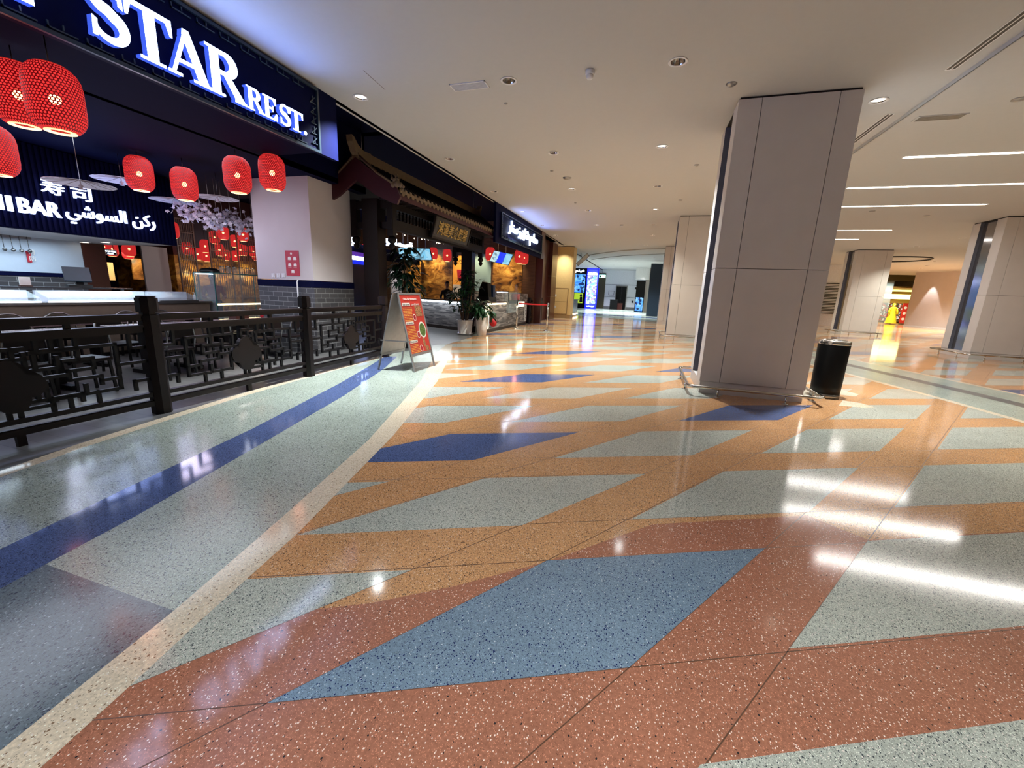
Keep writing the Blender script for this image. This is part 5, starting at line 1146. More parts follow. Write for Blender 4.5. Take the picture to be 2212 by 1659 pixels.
# lattice screens
def lattice(x, px0, px1, ptop, pbot, lab):
    a, b = XP(px0, ptop, x), XP(px1, pbot, x); W_ = b.y - a.y; z0, z1 = .9, a.z; h = z1 - z0
    t = thing('lattice_screen', lab, 'screen', (x, a.y, 0), 0, 'lattice screens'); m = MB(); e = .03
    for q in ((0, z0, e, z1), (W_ - e, z0, W_, z1), (e, z0, W_ - e, z0 + e), (e, z1 - e, W_ - e, z1)): m.box((-.02, q[0], q[1]), (.02, q[2], q[3]))
    m.box((-.02, 0, 0), (.02, e, z0)); m.box((-.02, W_ - e, 0), (.02, W_, z0)); m.build('frame', 'lattice_wood', t, True)
    m = MB(); n = 9
    for k in range(1, n): y = e + (W_ - 2 * e) * k / n; m.box((-.008, y - .006, z0 + e), (.008, y + .006, z1 - e))
    for k in range(1, 6):
        z = z0 + h * k / 6
        m.box((-.012, e, z - .012), (.012, W_ - e, z + .012))
        for j in range(3): y = W_ * (.12 + .3 * j + .1 * (k % 2)); m.box((-.012, y, z + .05), (.012, y + W_ * .18, z + .065)); m.box((-.012, y + W_ * .09, z + .065), (.012, y + W_ * .09 + .012, z + .2))
    m.build('lattice', 'lattice_wood', t, True)
lattice(-13, 374, 431, 469, 612, 'pale wooden lattice screen at left of the dark gap')
lattice(-13.2, 446, 505, 485, 600, 'lattice screen behind the red lantern cluster at left'); lattice(-13.2, 507, 562, 488, 600, 'lattice screen behind the red lantern cluster at right')
CL = [(482, 503, -12.2), (525, 507, -12.0), (463, 513, -13.6), (507, 521, -13.4), (372, 497, -11.6), (404, 537, -14), (443, 532, -13.6), (474, 540, -14), (519, 540, -14.2), (526, 541, -15), (547, 543, -14.2), (565, 524, -12.8), (427, 549, -15), (553, 552, -15), (488, 551, -15.4), (509, 553, -15.4), (571, 552, -14), (446, 553, -15)]
LB = ['cut at top by blossoms, left one', 'under the blossoms, right one', 'at upper left of the cluster', 'in the middle under the upper pair', 'alone left of the first lattice screen', 'small one in front of the left lattice', 'in the dark gap between screens', 'mid-left of the cluster', 'mid-right of the cluster', 'narrow one right of centre', 'small one near the pillar', 'large one at the pillar edge', 'tiny one low left by the gap', 'tiny one low right', 'tiny one low centre left', 'tiny one low centre', 'tiny one by the pillar foot', 'tiny one low beside the gap']
for (px, py, x), l_ in zip(CL, LB):
    p = XP(px, py, x); hang(lp, tuple(p), px * .1, 'red lantern of the distant cluster, ' + l_, 'distant red lantern cluster', sc=.72)
lamp('lantern_lamp', 'POINT', (-12.5, 10.8, 2.5), 12, (1, .3, .2), shadow_soft_size=.3)
# paper parasols
def parasol_proto():
    t = thing('paper_parasol', 'x', 'parasol'); n = 24; r = .6; m = MB(); vs = [(0, 0, .09)]
    for k in range(n): a = 2 * PI * k / n; q = r if k % 2 == 0 else r * .985; vs.append((q * math.cos(a), q * math.sin(a), 0))
    m.add(vs, [(0, 1 + k, 1 + (k + 1) % n) for k in range(n)]); c = m.build('canopy', 'parasol', t, True); sm = c.modifiers.new('s', 'SOLIDIFY'); sm.thickness = .006
    m = MB()
    for k in range(12): a = 2 * PI * k / 12; m.bar((.03 * math.cos(a), .03 * math.sin(a), .075), (r * .97 * math.cos(a), r * .97 * math.sin(a), -.006), .006, .006)
    m.build('rib', 'lattice_wood', t, True)
    m = MB(); m.tube([(0, 0, -.06), (0, 0, .09)], .012, 6); m.lathe([(.03, -.02), (.05, -.05), (.02, -.08), (.06, -.12), (.0001, -.10)], 8, caps=False); m.build('tied_tip', 'parasol', t, True)
    return t
par = parasol_proto()
PS = [((174, 397), 4.05, .62, 'pale yellowish paper parasol overlapping the Chinese sushi characters'), ((262, 390), 5.5, .68, 'blue-lit paper parasol behind the left hanging lantern'), ((376, 434), 6.35, .66, 'lilac paper parasol behind the lowest lantern'), ((470, 428), 6.75, .62, 'lilac paper parasol just left of the white pillar')]
pars = [par] + [dup(par, (0, 0, 0)) for _ in PS[1:]]
for i, ((px, py), y, sc, lab) in enumerate(PS):
    p = YP(px, py, y); o = pars[i]
    o.location = p; o.scale = (sc, sc, sc); o['label'] = lab; o['group'] = 'hanging paper parasols'
    m = MB(); m.tube([(0, 0, .09), (0, 0, (3.59 - p.z) / sc)], .006, 5); m.build('rod', 'steel', o, True)
lamp('parasol_fill_lamp', 'POINT', (-8.4, 5.6, 2.2), 22, (.88, .76, 1), shadow_soft_size=.3); lamp('parasol_fill_lamp', 'POINT', (-8.2, 3.6, 1.9), 18, (.85, .85, 1), shadow_soft_size=.3)  # added lamps without fixtures, brighten and tint the parasols
def garland():
    rr = random.Random(21); t = thing('blossom_garland', 'pale artificial cherry blossom garland hanging above the red lanterns', 'flowers', (-9, 7.3, 2.8))
    m = MB(); P = [Vector((-9 + .1 * math.sin(k), 6.5 + 1.85 * k / 9, 2.78 + .1 * math.sin(k * 1.7))) for k in range(10)]; m.tube([tuple(p) for p in P], .02, 6); m.build('branch', 'trunk', t)
    m = MB()
    for p in P: m.tube([tuple(p), (p.x, p.y, 3.58)], .003, 4)
    m.build('hanging_wire', 'steel', t)
    m = MB()
    for k in range(640):
        p = P[rr.randrange(10)] + Vector((rr.gauss(0, .10), rr.gauss(0, .11), rr.gauss(0, .085)))
        ax = Vector((rr.uniform(-1, 1), rr.uniform(-1, 1), rr.uniform(-1, 1))).normalized(); s = ax.orthogonal().normalized(); u = ax.cross(s)
        for j in range(5):
            a = 2 * PI * j / 5; d = s * math.cos(a) + u * math.sin(a); e = s * math.cos(a + .6) + u * math.sin(a + .6); f = s * math.cos(a - .6) + u * math.sin(a - .6); r = .048
            m.add([tuple(p), tuple(p + e * r * .6 + ax * .006), tuple(p + d * r + ax * .01), tuple(p + f * r * .6 + ax * .006)], [(0, 1, 2, 3)])
    o = m.build('blossom', 'blossom', t); o['kind'] = 'stuff'
garland()
lamp('blossom_lamp', 'POINT', (-8.5, 7.0, 2.4), 4, (.8, .85, 1), shadow_soft_size=.2)
# display fridge
t = glass_case('display_fridge', -10.15, -9.5, 7.3, 8.9, .55, 1.66, 'tall glass display fridge with teal frame left of the pillar')
for o in t.children:
    if o.name.startswith('frame'): o.data.materials[0] = M['glass_edge']
m = MB(); m.box((-10.15, 7.3, 0), (-9.5, 8.9, .54)); m.build('base', 'black_plastic', t)
m = MB(); m.box((-9.53, 7.32, .92), (-9.5, 8.86, .95)); m.build('light_strip', 'warm_strip', t)
for k in range(6):
    y = 7.75 + k * .17; m = MB(); m.lathe([(.0001, 0), (.055, 0), (.06, .12), (.045, .14), (.0001, .14)], 12, caps=False); o = m.build('glass_jar', 'glass', local=True); o.location = (-9.8, y, 1.661)
    m = MB(); m.lathe([(.0001, .14), (.05, .14), (.05, .165), (.0001, .165)], 12, caps=False); m.build('lid', 'chrome', o, True)
    tag(o, '%s glass jar from the left on the display fridge' % ORD[k], 'jar', 'jars on the display fridge')
t = thing('covered_tray', 'low dark covered tray on left end of display fridge', 'tray', (-9.8, 7.45, 1.661)); m = MB(); m.lathe([(.2, 0), (.21, .04), (.15, .09), (.0001, .1)], 20); m.build('cover', 'black_plastic', t, True); m = MB(); m.ball((0, 0, .11), .015, 5); m.build('knob', 'steel', t, True)
person((-11.2, 8.55, 0), 1.0, 'person in dark red top standing in shadow left of the display fridge', 'red_cloth', False, scale=.92)
m = MB(); m.box((-11.3, 7.35, 0), (-10.35, 8.1, .98)); tag(m.build('service_counter', 'black_paint', loc=(-10.8, 7.7, 0)), 'dark navy service counter between sushi bar and display fridge', 'counter')
def bottle(name, lab, loc, body, cap):
    t = thing(name, lab, 'bottle', loc); m = MB(); m.lathe([(.0001, 0), (.032, 0), (.034, .1), (.02, .13), (.012, .14)], 14, caps=False); m.build('body', body, t, True)
    m = MB(); m.lathe([(.014, .14), (.014, .165), (.005, .17), (.005, .19)], 8); m.bar((0, 0, .19), (0, -.05, .185), .012, .01); m.build('pump', cap, t, True)
q = XP(437, 640, -10.6); bottle('spray_bottle', 'white spray bottle standing on the dark service counter', (-10.6, 7.6, .981), 'white_paint', 'white_paint')

# tables and chairs
def table_proto():
    t = thing('restaurant_table', 'x', 'table'); m = MB(); m.box((-.4, -.62, .72), (.4, .62, .755)); m.build('table_top', 'table_top', t, True, bev=.004)
    m = MB(); m.box((-.06, -.35, .06), (.06, -.27, .72)); m.box((-.06, .27, .06), (.06, .35, .72)); m.box((-.04, -.27, .3), (.04, .27, .36)); m.build('pedestal', 'dark_wood2', t, True)
    for y in (-.31, .31): m = MB(); m.box((-.3, y - .04, 0), (.3, y + .04, .06)); m.build('foot', 'dark_wood2', t, True)
    return t
def chair_proto():
    t = thing('dining_chair', 'x', 'chair'); m = MB(); m.box((-.21, -.21, .42), (.21, .21, .46)); m.build('seat', 'dark_wood', t, True, bev=.008)
    for x in (-.18, .18):
        for y in (-.18, .18): m = MB(); m.bar((x * 1.1, y * 1.1, 0), (x, y, .42), .028, .028); m.build('leg', 'black_plastic', t, True)
    m = MB(); P = [(.2, .2 * 1.0, .46), (.24, .2, .62), (.26, .17, .78), (.275, .08, .83), (.28, 0, .84), (.275, -.08, .83), (.26, -.17, .78), (.24, -.2, .62), (.2, -.2, .46)]; m.tube(P, .013, 8); m.build('back_frame', 'steel', t, True)
    m = MB(); m.box((.245, -.16, .62), (.262, .16, .78)); m.build('backrest', 'dark_wood', t, True)
    return t
tp, cp = table_proto(), chair_proto()
TB = [(-7.35, 3.05, 'nearest restaurant table with blue-lit top behind the railing at left'), (-7.4, 4.75, 'restaurant table with wire caddy behind the thick railing post'), (-7.45, 6.45, 'restaurant table with red box and pump bottle before the pillar'), (-8.75, 2.6, 'restaurant table along the sushi counter, far left'), (-8.75, 4.2, 'restaurant table along the sushi counter, middle'), (-8.75, 5.8, 'restaurant table along the sushi counter, right end'), (-6.1, 9.9 - 3.6, 'dark restaurant table close to the railing by the pillar')]
TB = TB[:6]
for i, (x, y, lab) in enumerate(TB):
    o = tp if i == 0 else dup(tp, (x, y, .0017)); o.location = (x, y, .0017); o['label'] = lab; o['group'] = 'restaurant tables'
    for k, (dx, rz, sd) in enumerate(((.57, 0, 'mall side'), (-.53, PI, 'inner side'))):
        if i > 2 and k == 0: continue
        for dy in (-.3, .3):
            if i == 0 and k == 0 and dy < 0: c = cp
            else: c = dup(cp, (0, 0, 0))
            c.location = (x + dx, y + dy, .0017); c.rotation_euler = (0, 0, rz)
            c['label'] = 'dark chair with curved steel back, %s, %s seat of table: %s' % (sd, 'left' if dy < 0 else 'right', ['nearest', 'caddy', 'red box', 'far left sushi', 'middle sushi', 'right sushi'][i]); c['group'] = 'restaurant chairs'
t = thing('wire_caddy', 'small clear domed caddy on the table behind the thick post', 'caddy', (-7.55, 4.45, .757))
m = MB(); m.tube([(-.06, -.07, 0), (-.06, -.06, .1), (-.06, 0, .13), (-.06, .06, .1), (-.06, .07, 0)], .006, 6); m.tube([(.06, -.07, 0), (.06, -.06, .1), (.06, 0, .13), (.06, .06, .1), (.06, .07, 0)], .006, 6); m.build('hoop', 'white_ceramic', t, True)
m = MB(); m.box((-.06, -.07, 0), (.06, .07, .01)); m.build('base', 'white_ceramic', t, True)
t = thing('napkin_box', 'dark red lacquer napkin box on the table before the pillar', 'box', (-7.65, 6.3, .757)); m = MB(); m.box((-.1, -.14, 0), (.1, .14, .09)); m.build('box', 'wood_brown', t, True, bev=.005); m = MB(); m.box((-.06, -.1, .09), (.06, .1, .1)); m.build('napkin', 'white_print', t, True)
bottle('pump_bottle', 'white pump bottle with red label on the table before pillar', (-7.6, 6.78, .757), 'red_glow' if 0 else 'poster_red', 'white_paint')
lamp('restaurant_fill_lamp', 'AREA', (-7.4, 3.6, 3.5), 90, (.82, .86, 1), shape='RECTANGLE', size=2, size_y=5)

# ------------------------------------------------------------------ neighbouring stall inside
t = thing('food_stall', 'navy stall with bright white strip sign and red trim beyond pillar', 'stall', (-11.6, 15.2, 0))
a, b = XP(757, 552, -11.5), XP(800, 566, -11.5)
m = MB(); m.box((-11.7, a.y, 0), (-11.5, b.y + .4, b.z - .15)); m.build('navy_panel', 'navy_panel', t)
m = MB(); m.box((-11.6, a.y, b.z), (-11.45, b.y + .4, a.z)); m.build('lit_strip', 'strip_light', t)
m = MB(); m.box((-11.62, a.y, b.z - .15), (-11.44, b.y + .4, b.z)); m.build('blue_edge', mat('blue_glow', (20, 40, 220), .5, emi=(20, 50, 255), es=.8) and 'blue_glow', t)
m = MB(); m.box((-11.62, a.y, a.z), (-11.5, b.y + 4.2, a.z + .5)); m.build('black_fascia', 'black_paint', t)
m = MB(); m.box((-11.6, a.y, a.z + .02), (-11.46, b.y + .3, a.z + .17)); m.build('purple_band', mat('purple_glow', (90, 50, 170), .5, emi=(110, 60, 200), es=.5) and 'purple_glow', t)
lamp('stall_lamp', 'AREA', (-11.2, 15.2, 2.4), 12, (.3, .4, 1), shape='RECTANGLE', size=.5, size_y=1.4, rot=(0, math.radians(-90), 0))
for k, (px0, px1, s) in enumerate(((757, 768, 'S'), (788, 800, 'S'), (831, 843, 'S'), (852, 892, '\ufedf\ufee3\ufeb3\ufed7'))):
    a, b = XP(px0, 530, -11.4), XP(px1, 510, -11.4); m = MB(); put_text(m, s, (-11.45, a.y, a.z), YD, ZD, b.y - a.y, .33 if k < 3 else .3, .05, .04); o = m.build('letter' if k < 3 else 'arabic_letters', 'sign_glow2', t)
for k, (px, py) in enumerate(((857, 506), (874, 508), (895, 515), (911, 517), (917, 516), (925, 518), (943, 524), (947, 525), (950, 525), (958, 526))):
    p = YP(px, py, 17.5); m = MB(); m.ball((0, 0, 0), .025, 5); o = m.build('spot_bulb', 'warm_lens', local=True); o.location = p
    m = MB(); m.tube([(0, 0, .02), (0, 0, 4.85 - p.z)], .006, 4); m.build('stem', 'black_plastic', o, True)
    tag(o, 'tiny ceiling spot bulb under the gate beam, %s from the left' % ORD[k], 'spot light', 'tiny spot bulbs')

# ------------------------------------------------------------------ far end of the mall
m = MB(); m.box((-12, 50, 0), (-.2, 50.2, CEIL)); struct('wall_far', m, 'white_paint')
m = MB()
for z in (1.35, 2.75): m.box((-12, 49.985, z), (-.2, 50.0, z + .03))
struct('trim_5', m, 'teal')
m = MB(); m.box((-12, 49.9, 0), (-.2, 50.0, .3)); struct('baseboard_far', m, 'stone_tile')
def yprism(y, px0, py0, px1, py1): a, b = YP(px0, py0, y), YP(px1, py1, y); return a.x, b.x, b.z, a.z
x0, x1, z0, z1 = yprism(49.9, 1331, 617, 1351, 669)
t = thing('elevator_door', 'black elevator doors with a seam in the far white wall', 'elevator door', ((x0 + x1) / 2, 49.9, 0))
m = MB()
for q in ((x0, 0, x0 + .08, z1), (x1 - .08, 0, x1, z1), (x0 + .08, z1 - .08, x1 - .08, z1)): m.box((q[0], 49.8, q[1]), (q[2], 49.9, q[3]))
m.build('frame', 'steel', t)
xm = (x0 + x1) / 2
for a, b in ((x0 + .08, xm - .01), (xm + .01, x1 - .08)): m = MB(); m.box((a, 49.84, 0), (b, 49.9, z1 - .08)); m.build('leaf', 'black_gloss', t)
x0, x1, z0, z1 = yprism(49.95, 1291, 590, 1303, 668)
m = MB(); m.box((x0, 49.85, 0), (x1, 49.95, z1)); o = m.build('service_door', 'olive', loc=(x0, 49.9, 0)); tag(o, 'tall olive service door beside the bright blue light column', 'door')
a = YP(1301, 597, 48.5); t = thing('exit_sign', 'small glowing green and white exit sign on far wall', 'sign', (a.x, 48.6, a.z)); m = MB(); m.box((-.35, 0, -.15), (.35, .06, .18)); m.build('panel', mat('exit_glow', (220, 255, 240), .5, emi=(190, 255, 230), es=1.6) and 'exit_glow', t, True)
m = MB(); m.box((-.02, .0, .18), (.02, .04, CEIL - a.z)); m.build('hanger', 'steel', t, True)
m = MB(); m.box((-.3, -.006, -.1), (-.12, 0, .12)); m.build('green_symbol', mat('green_text', (10, 120, 60)) and 'green_text', t, True)
x0, x1, z0, z1 = yprism(49.95, 1315, 628, 1326, 638); m = MB()
for q in ((x0, z0, x0 + .04, z1), (x1 - .04, z0, x1, z1), (x0, z0, x1, z0 + .04), (x0, z1 - .04, x1, z1)): m.box((q[0], 49.93, q[1]), (q[2], 49.97, q[3]))
o = m.build('picture_frame', 'teal', loc=(x0, 49.95, z0)); tag(o, 'thin empty picture frame on the far white wall', 'picture frame')
a = FL(1324, 669); t = thing('trash_bin', 'far black trash bin left of the elevator doors', 'trash bin', (a.x, a.y, 0)); m = MB(); m.box((-.4, 0, .05), (.4, .6, 1.05)); m.build('body', 'black_gloss', t, True); m = MB(); m.box((-.42, -.02, 1.05), (.42, .62, 1.1)); m.build('lid', 'black_plastic', t, True); m = MB(); m.box((-.36, .02, 0), (.36, .56, .05)); m.build('base', 'steel', t, True)
a = FL(1337, 669); t = thing('planter_box', 'low brown box standing right beside the far black bin', 'planter', (a.x, a.y + .3, 0)); m = MB(); m.box((-.3, 0, 0), (.3, .5, .7)); m.build('body', 'wood_brown', t, True)
m = MB(); m.box((-.26, .04, .7), (.26, .46, .74)); m.build('soil', 'soil', t, True)
a = XP(1, 1, -5)
for px, py in ((1373, 623), (1366, 652)):
    a = YP(px, py, 49.95); m = MB(); m.box((-.08, -.04, -.12), (.08, 0, .12)); o = m.build('call_button_plate', 'black_plastic', local=True); o.location = (a.x, 49.98, a.z); tag(o, 'small black button plate, %s one right of the elevator' % ('upper' if py < 640 else 'lower'), 'button plate')
# black shop front and light column on the left
m = MB(); m.box((-11, 47.2, 0), (-5.6, 47.6, 4.3)); m.box((-5.75, 47.6, 0), (-5.6, 49.9, 4.3)); struct('wall_black_shop', m, 'black_gloss')
x0, x1, z0, z1 = yprism(46.9, 1269, 578, 1287, 666)
t = thing('light_column', 'tall glowing blue and white advertising column with photo grid', 'light column', ((x0 + x1) / 2, 47, 0)); W_ = x1 - x0
m = MB(); m.box((x0, 46.9, 0), (x1, 47.15, z1)); m.build('body', 'led_blue', t)
m = MB(); m.box((x0 + .1, 46.86, .55), (x1 - .1, 46.9, z1 * .80)); m.build('photo_grid', 'photo_wall', t)
m = MB(); small_print(m, (x0 + .12, 46.89, z1 * .82), XD, ZD, W_ - .24, .34, 2, 4, .02); small_print(m, (x0 + .2, 46.89, .22), XD, ZD, W_ - .4, .14, 1, 6, .02); m.build('lettering', 'sign_glow2', t)
lamp('column_glow', 'AREA', ((x0 + x1) / 2, 46.7, 2.2), 60, (.4, .5, 1), rot=(PI / 2, 0, 0), shape='RECTANGLE', size=1, size_y=4)
for nm, mt, px0, py0, px1, py1, lab in (('advertising_screen', 'city_screen', 1239, 592, 1262, 632, 'glowing blue city picture screen in the black shop front'), ('advertising_screen', 'yellow_print', 1241, 633, 1258, 655, 'yellow lower screen with a dark figure in the black shop front')):
    x0, x1, z0, z1 = yprism(47.15, px0, py0, px1, py1); t = thing(nm, lab, 'screen', (x0, 47.15, z0)); m = MB(); m.box((0, -.05, 0), (x1 - x0, .04, z1 - z0)); o = m.build('display', mt, t, True)
    if mt == 'yellow_print':
        o.data.materials[0] = mat('yellow_glow', (200, 230, 60), .5, emi=(190, 225, 60), es=.5); m = MB(); m.ball((.75, -.06, .85), .14, 5, (1, .2, 1)); m.prism([(.6, .1), (.95, .1), (.9, .7), (.65, .7)], .055, .07, basis((0, 0, 0), XD, ZD, (0, -1, 0))); m.build('figure_picture', 'black_plastic', t, True)
    m = MB(); m.box((-.04, .0, -.04), (x1 - x0 + .04, .045, z1 - z0 + .04)); m.build('case', 'black_plastic', t, True)
x0, x1, z0, z1 = yprism(47.15, 1243, 582, 1262, 590)
t = thing('shop_logo', 'small white glowing shop logo lettering above the blue screen', 'sign', (x0, 47.15, z0)); m = MB(); put_text(m, '\ufee2\ufee0\ufef4\ufed3', (0, 0, 0), XD, ZD, x1 - x0, z1 - z0, .04, .03); m.build('lettering', 'sign_glow2', t, True)
a = FL(1243, 684); t = thing('kiosk_desk', 'dark kiosk desk with glowing white edge behind the beige wall', 'desk', (-5.1, 29.5, 0))
m = MB(); m.box((-5.4, 28.5, 0), (-4.72, 31, 1.1)); m.build('body', 'counter_top', t); m = MB(); m.box((-4.72, 28.5, .15), (-4.66, 28.62, 1.15)); m.box((-4.72, 28.5, .1), (-4.66, 31, .17)); m.build('light_edge', 'warm_strip', t)
m = MB(); m.box((-5.4, 28.5, 1.1), (-4.66, 31, 1.15)); m.build('desk_top', 'black_plastic', t)
x0, x1, z0, z1 = yprism(30, 1237, 552, 1262, 575)
t = thing('hanging_sign', 'tilted beige hanging direction sign by corner of beige wall', 'sign', ((x0 + x1) / 2, 30, z0))
mm = Matrix.Translation((.3, 0, .42)) @ Matrix.Rotation(-.75, 4, 'Y'); m = MB(); m.box((-.5, -.05, -.13), (.5, .05, .13), mm); m.build('panel', 'white_paint', t, True)
m = MB()
for q in ((-.5, -.13, .5, -.11), (-.5, .11, .5, .13), (-.5, -.11, -.48, .11), (.48, -.11, .5, .11)): m.box((q[0], -.06, q[1]), (q[2], -.05, q[3]), mm)
m.build('border', 'dark_wood', t, True)
m = MB(); m.tube([(.2, 0, .5), (.2, 0, CEIL - z0)], .012, 6); m.build('hanger', 'steel', t, True)
# right part of the far end
x0, x1, z0, z1 = yprism(44.5, 1376, 568, 1402, 604)
m = MB(); m.box((x0, 44.5, z0), (x1, 46, CEIL)); o = m.build('ceiling_bulkhead', 'white_paint', loc=((x0 + x1) / 2, 45, z0)); tag(o, 'white hanging bulkhead lit by a cone of light, far end', 'bulkhead')
lamp('downlight_lamp', 'SPOT', ((x0 + x1) / 2 + .1, 44.15, CEIL - .05), 160, WHT, spot_size=.8, spot_blend=.5, shadow_soft_size=.03)
x0, x1, z0, z1 = yprism(44.6, 1376, 606, 1388, 674)
t = thing('information_totem', 'slim black totem with glowing cyan lower screen, far end', 'totem', ((x0 + x1) / 2, 44.7, 0)); m = MB(); m.box((x0, 44.6, 0), (x1, 44.9, z1)); m.build('body', 'black_gloss', t)
m = MB(); m.box((x0 + .06, 44.57, .1), (x1 - .06, 44.6, 1.45)); m.build('display', 'city_screen', t)
x0, x1, z0, z1 = yprism(45.2, 1400, 560, 1409, 680); m = MB(); m.box((x0, 45.2, 0), (x1, 50.2, CEIL)); struct('wall_far_right', m, 'column_panel')
x0, x1, z0, z1 = yprism(36, 1408, 563, 1421, 680); m = MB(); m.box((x0, 36, 0), (x1 + .3, 36.3, CEIL - .2)); struct('wall_navy', m, 'teal')
m = MB(); m.box((x1 + .3, 36, 0), (9, 36.3, CEIL - .05)); struct('wall_mid', m, 'beige_wall')

# ------------------------------------------------------------------ right hand side
m = MB(); m.box((8.8, 36.3, 0), (9, 52, CEIL)); m.box((8.8, 52, 0), (32, 52.2, CEIL)); struct('wall_right_far', m, 'column_panel')
def PW(px, py, p, q):
    r = ray(px, py); n = Vector((-(q[1] - p[1]), q[0] - p[0], 0)); k = (n.x * p[0] + n.y * p[1]) / (n.x * r.x + n.y * r.y); return Vector((r.x * k, r.y * k, H + r.z * k))
A_, B_ = (20.42, 42.43), (24.6, 34.2)
d = (Vector(B_) - Vector(A_)).normalized(); n_ = Vector((-d.y, d.x))
m = MB(); m.prism([A_, B_, tuple(Vector(B_) - n_ * -.3), tuple(Vector(A_) - n_ * -.3)], 0, CEIL - STEP); struct('wall_right', m, 'white_wall')
m = MB(); m.prism([A_, B_, tuple(Vector(B_) + n_ * -.02), tuple(Vector(A_) + n_ * -.02)], 0, .12); struct('baseboard_right', m, 'white_paint')
c = PW(2022, 600, A_, B_); lamp('downlight_lamp', 'SPOT', (c.x - .35, c.y - .18, CEIL - STEP - .1), 480, (1, .95, .88), spot_size=.75, spot_blend=.35, shadow_soft_size=.03)
m = MB(); m.box((31, -9, 0), (31.2, 52, CEIL)); m.box((24.6, 34.2, 0), (31, 34.4, CEIL - STEP)); struct('wall_east', m, 'column_panel')
m = MB(); m.box((-22, -9.2, 0), (32, -9, CEIL)); struct('wall_rear', m, 'beige_wall')
# louvre wall
x0, x1, z0, z1 = yprism(35.9, 1776, 612, 1806, 672)
m = MB(); m.box((9.2, 36.0, 0), (14.6, 36.2, CEIL - STEP)); struct('wall_louvre', m, 'white_paint')
t = thing('wall_louvre_grille', 'tall dark slatted louvre grille in white wall beside far column', 'grille', ((x0 + x1) / 2, 35.95, .9)); m = MB(); m.box((x0 - .6, 35.93, .85), (x1 + .2, 36.0, 3.0)); m.build('backing', 'black_plastic', t); m = MB()
for k in range(20): z = .9 + k * .105; m.box((x0 - .6, 35.86, z), (x1 + .2, 35.93, z + .045))
m.build('slat', 'white_paint', t)
# shop
t = thing('clothes_shop', 'brightly lit yellow shop with dark olive frame at far right', 'shop', (21, 47, 0))
x0, x1, z0, z1 = yprism(46, 1889, 588, 1985, 700)
xi, xj, _, zt = yprism(46, 1912, 606, 1985, 700)
m = MB(); m.box((x0, 45.9, 0), (xi, 46.1, z1)); m.box((xi, 45.9, zt), (x1 + 3, 46.1, z1)); m.build('frame', 'olive', t)
m = MB(); m.box((x0, 51, 0), (x1 + 3, 51.1, 3.2)); m.box((x0, 46.1, 0), (x0 + .1, 51, 3.2)); m.box((x0, 46.1, 3.2), (x1 + 3, 51, 3.3)); m.build('interior', 'shop_back', t)
m = MB(); m.box((xi + .1, 50.6, 2.3), (x1 + 2, 50.9, 2.75)); m.box((xi + .1, 48.2, 2.95), (x1 + 2, 48.5, 3.1)); m.build('light_band', 'shop_glow', t)
m = MB(); m.box((xi + 1.6, 49.9, .2), (x1 + 2, 50.3, 1.9)); m.build('goods_shelf', 'shelf_goods', t)
m = MB(); m.box((xi, 45.99, 0), (xi + .7, 46.01, zt)); m.build('glass_pane', 'glass', t)
m = MB(); m.box((xi + 2.6, 45.86, zt + .2), (xi + 2.68, 45.9, zt + .6)); m.build('lettering', 'white_print', t)
lamp('shop_lamp', 'AREA', ((xi + x1) / 2 + .5, 48.4, 2.9), 420, (1, .92, .45), shape='RECTANGLE', size=4, size_y=3)
a = YP(1920, 697, 46.7)
t = thing('mannequin', 'mannequin in a long yellow hooded dress at shop entrance', 'mannequin', (a.x + .1, 46.7, 0))
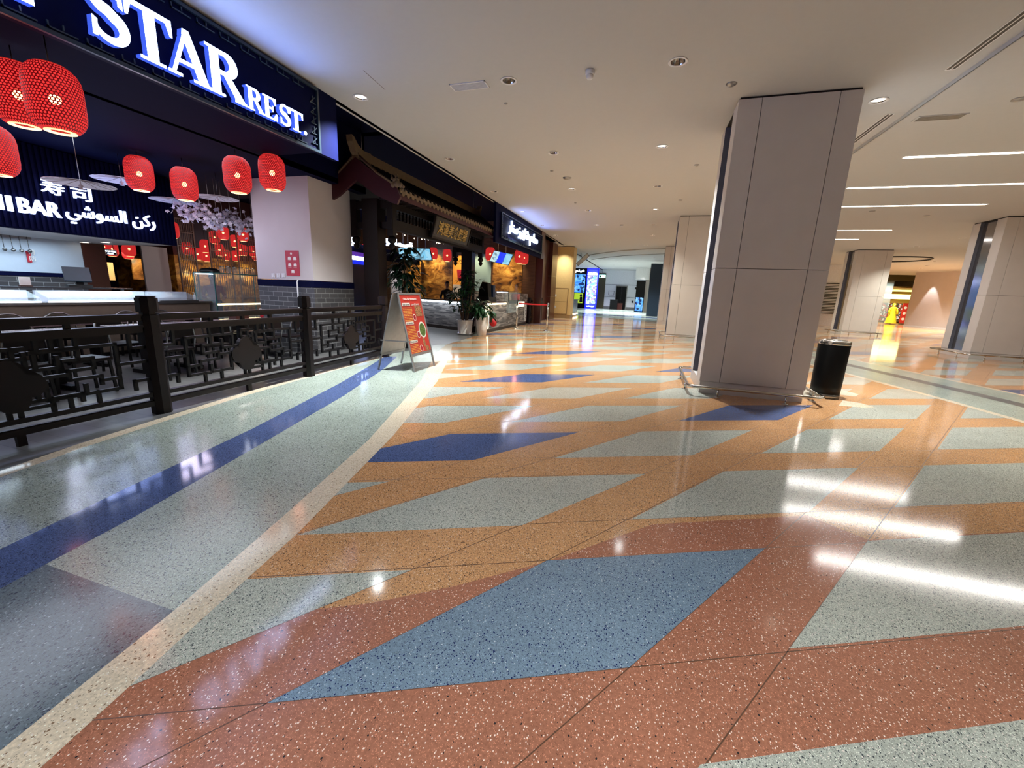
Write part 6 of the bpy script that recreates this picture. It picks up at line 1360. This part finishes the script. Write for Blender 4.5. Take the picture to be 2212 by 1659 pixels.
m = MB(); m.lathe([(.42, .08), (.36, .4), (.24, .95), (.2, 1.15), (.23, 1.4), (.2, 1.5), (.07, 1.56), (.1, 1.62), (.13, 1.72), (.11, 1.82), (.0001, 1.87)], 18, caps=False); m.tube([(.2, 0, 1.45), (.3, -.05, 1.2), (.3, -.1, .9)], [.07, .07, .09], 8); m.tube([(-.2, 0, 1.45), (-.3, -.05, 1.2), (-.3, -.1, .9)], [.07, .07, .09], 8); m.build('dress', 'yellow_dress', t, True)
m = MB(); m.ball((0, -.05, 1.70), .09, 6, (.8, 1, 1.2)); m.build('head', 'white_paint', t, True)
m = MB(); m.lathe([(.2, 0), (.2, .02), (.02, .03), (.02, .1)], 14); m.build('stand', 'black_plastic', t, True)
t = thing('sale_banner', 'red and white banner stand right of the yellow dress', 'banner', (a.x + 1.0, 46.8, 0)); m = MB(); m.box((-.2, -.02, .1), (.2, .02, 1.9)); m.build('banner', 'red_board', t, True)
m = MB()
for z in (.5, 1.0, 1.5): m.lathe([(.0001, 0), (.12, 0)], 14, basis((0, -.025, z), XD, ZD, (0, -1, 0)), caps=False)
m.build('printed_dot', 'white_print', t, True)
m = MB(); m.box((-.22, -.12, 0), (.22, .12, .1)); m.build('base', 'steel', t, True)
# ceiling ring
q = YP(1925, 572, 31); m = MB(); P = [(q.x + 1.7 * math.cos(2 * PI * k / 40), q.y + 1.7 * math.sin(2 * PI * k / 40), CEIL - STEP - .02) for k in range(40)]; m.tube(P, .05, 6, True)
o = m.build('ceiling_ring', 'black_plastic', loc=(q.x, q.y, CEIL - STEP)); tag(o, 'thin dark circular ring on ceiling behind the far right column', 'ceiling ring')

a, b = YP(843, 583, 19), YP(869, 642, 19)
m = MB(); m.box((a.x, 19.0, .3), (b.x, 19.4, a.z)); o = m.build('white_refrigerator', 'white_paint', loc=(a.x, 19.2, .3)); tag(o, 'brightly lit white upright refrigerator behind the broad-leaved plant', 'refrigerator')
WM[o.name] = Matrix.Translation((a.x, 19.2, .3)); m = MB(); m.box((a.x + .05, 18.985, .4), (a.x + .08, 18.998, a.z - .2)); m.build('handle', 'steel', o)
m = MB(); m.box((a.x, 19.0, 0), (b.x, 19.4, .3)); m.build('base', 'black_plastic', o)
lamp('refrigerator_lamp', 'SPOT', ((a.x + b.x) / 2, 18.2, 3.6), 160, (1, .95, .95), spot_size=.9, spot_blend=.6, shadow_soft_size=.05, rot=(math.radians(25), 0, 0))
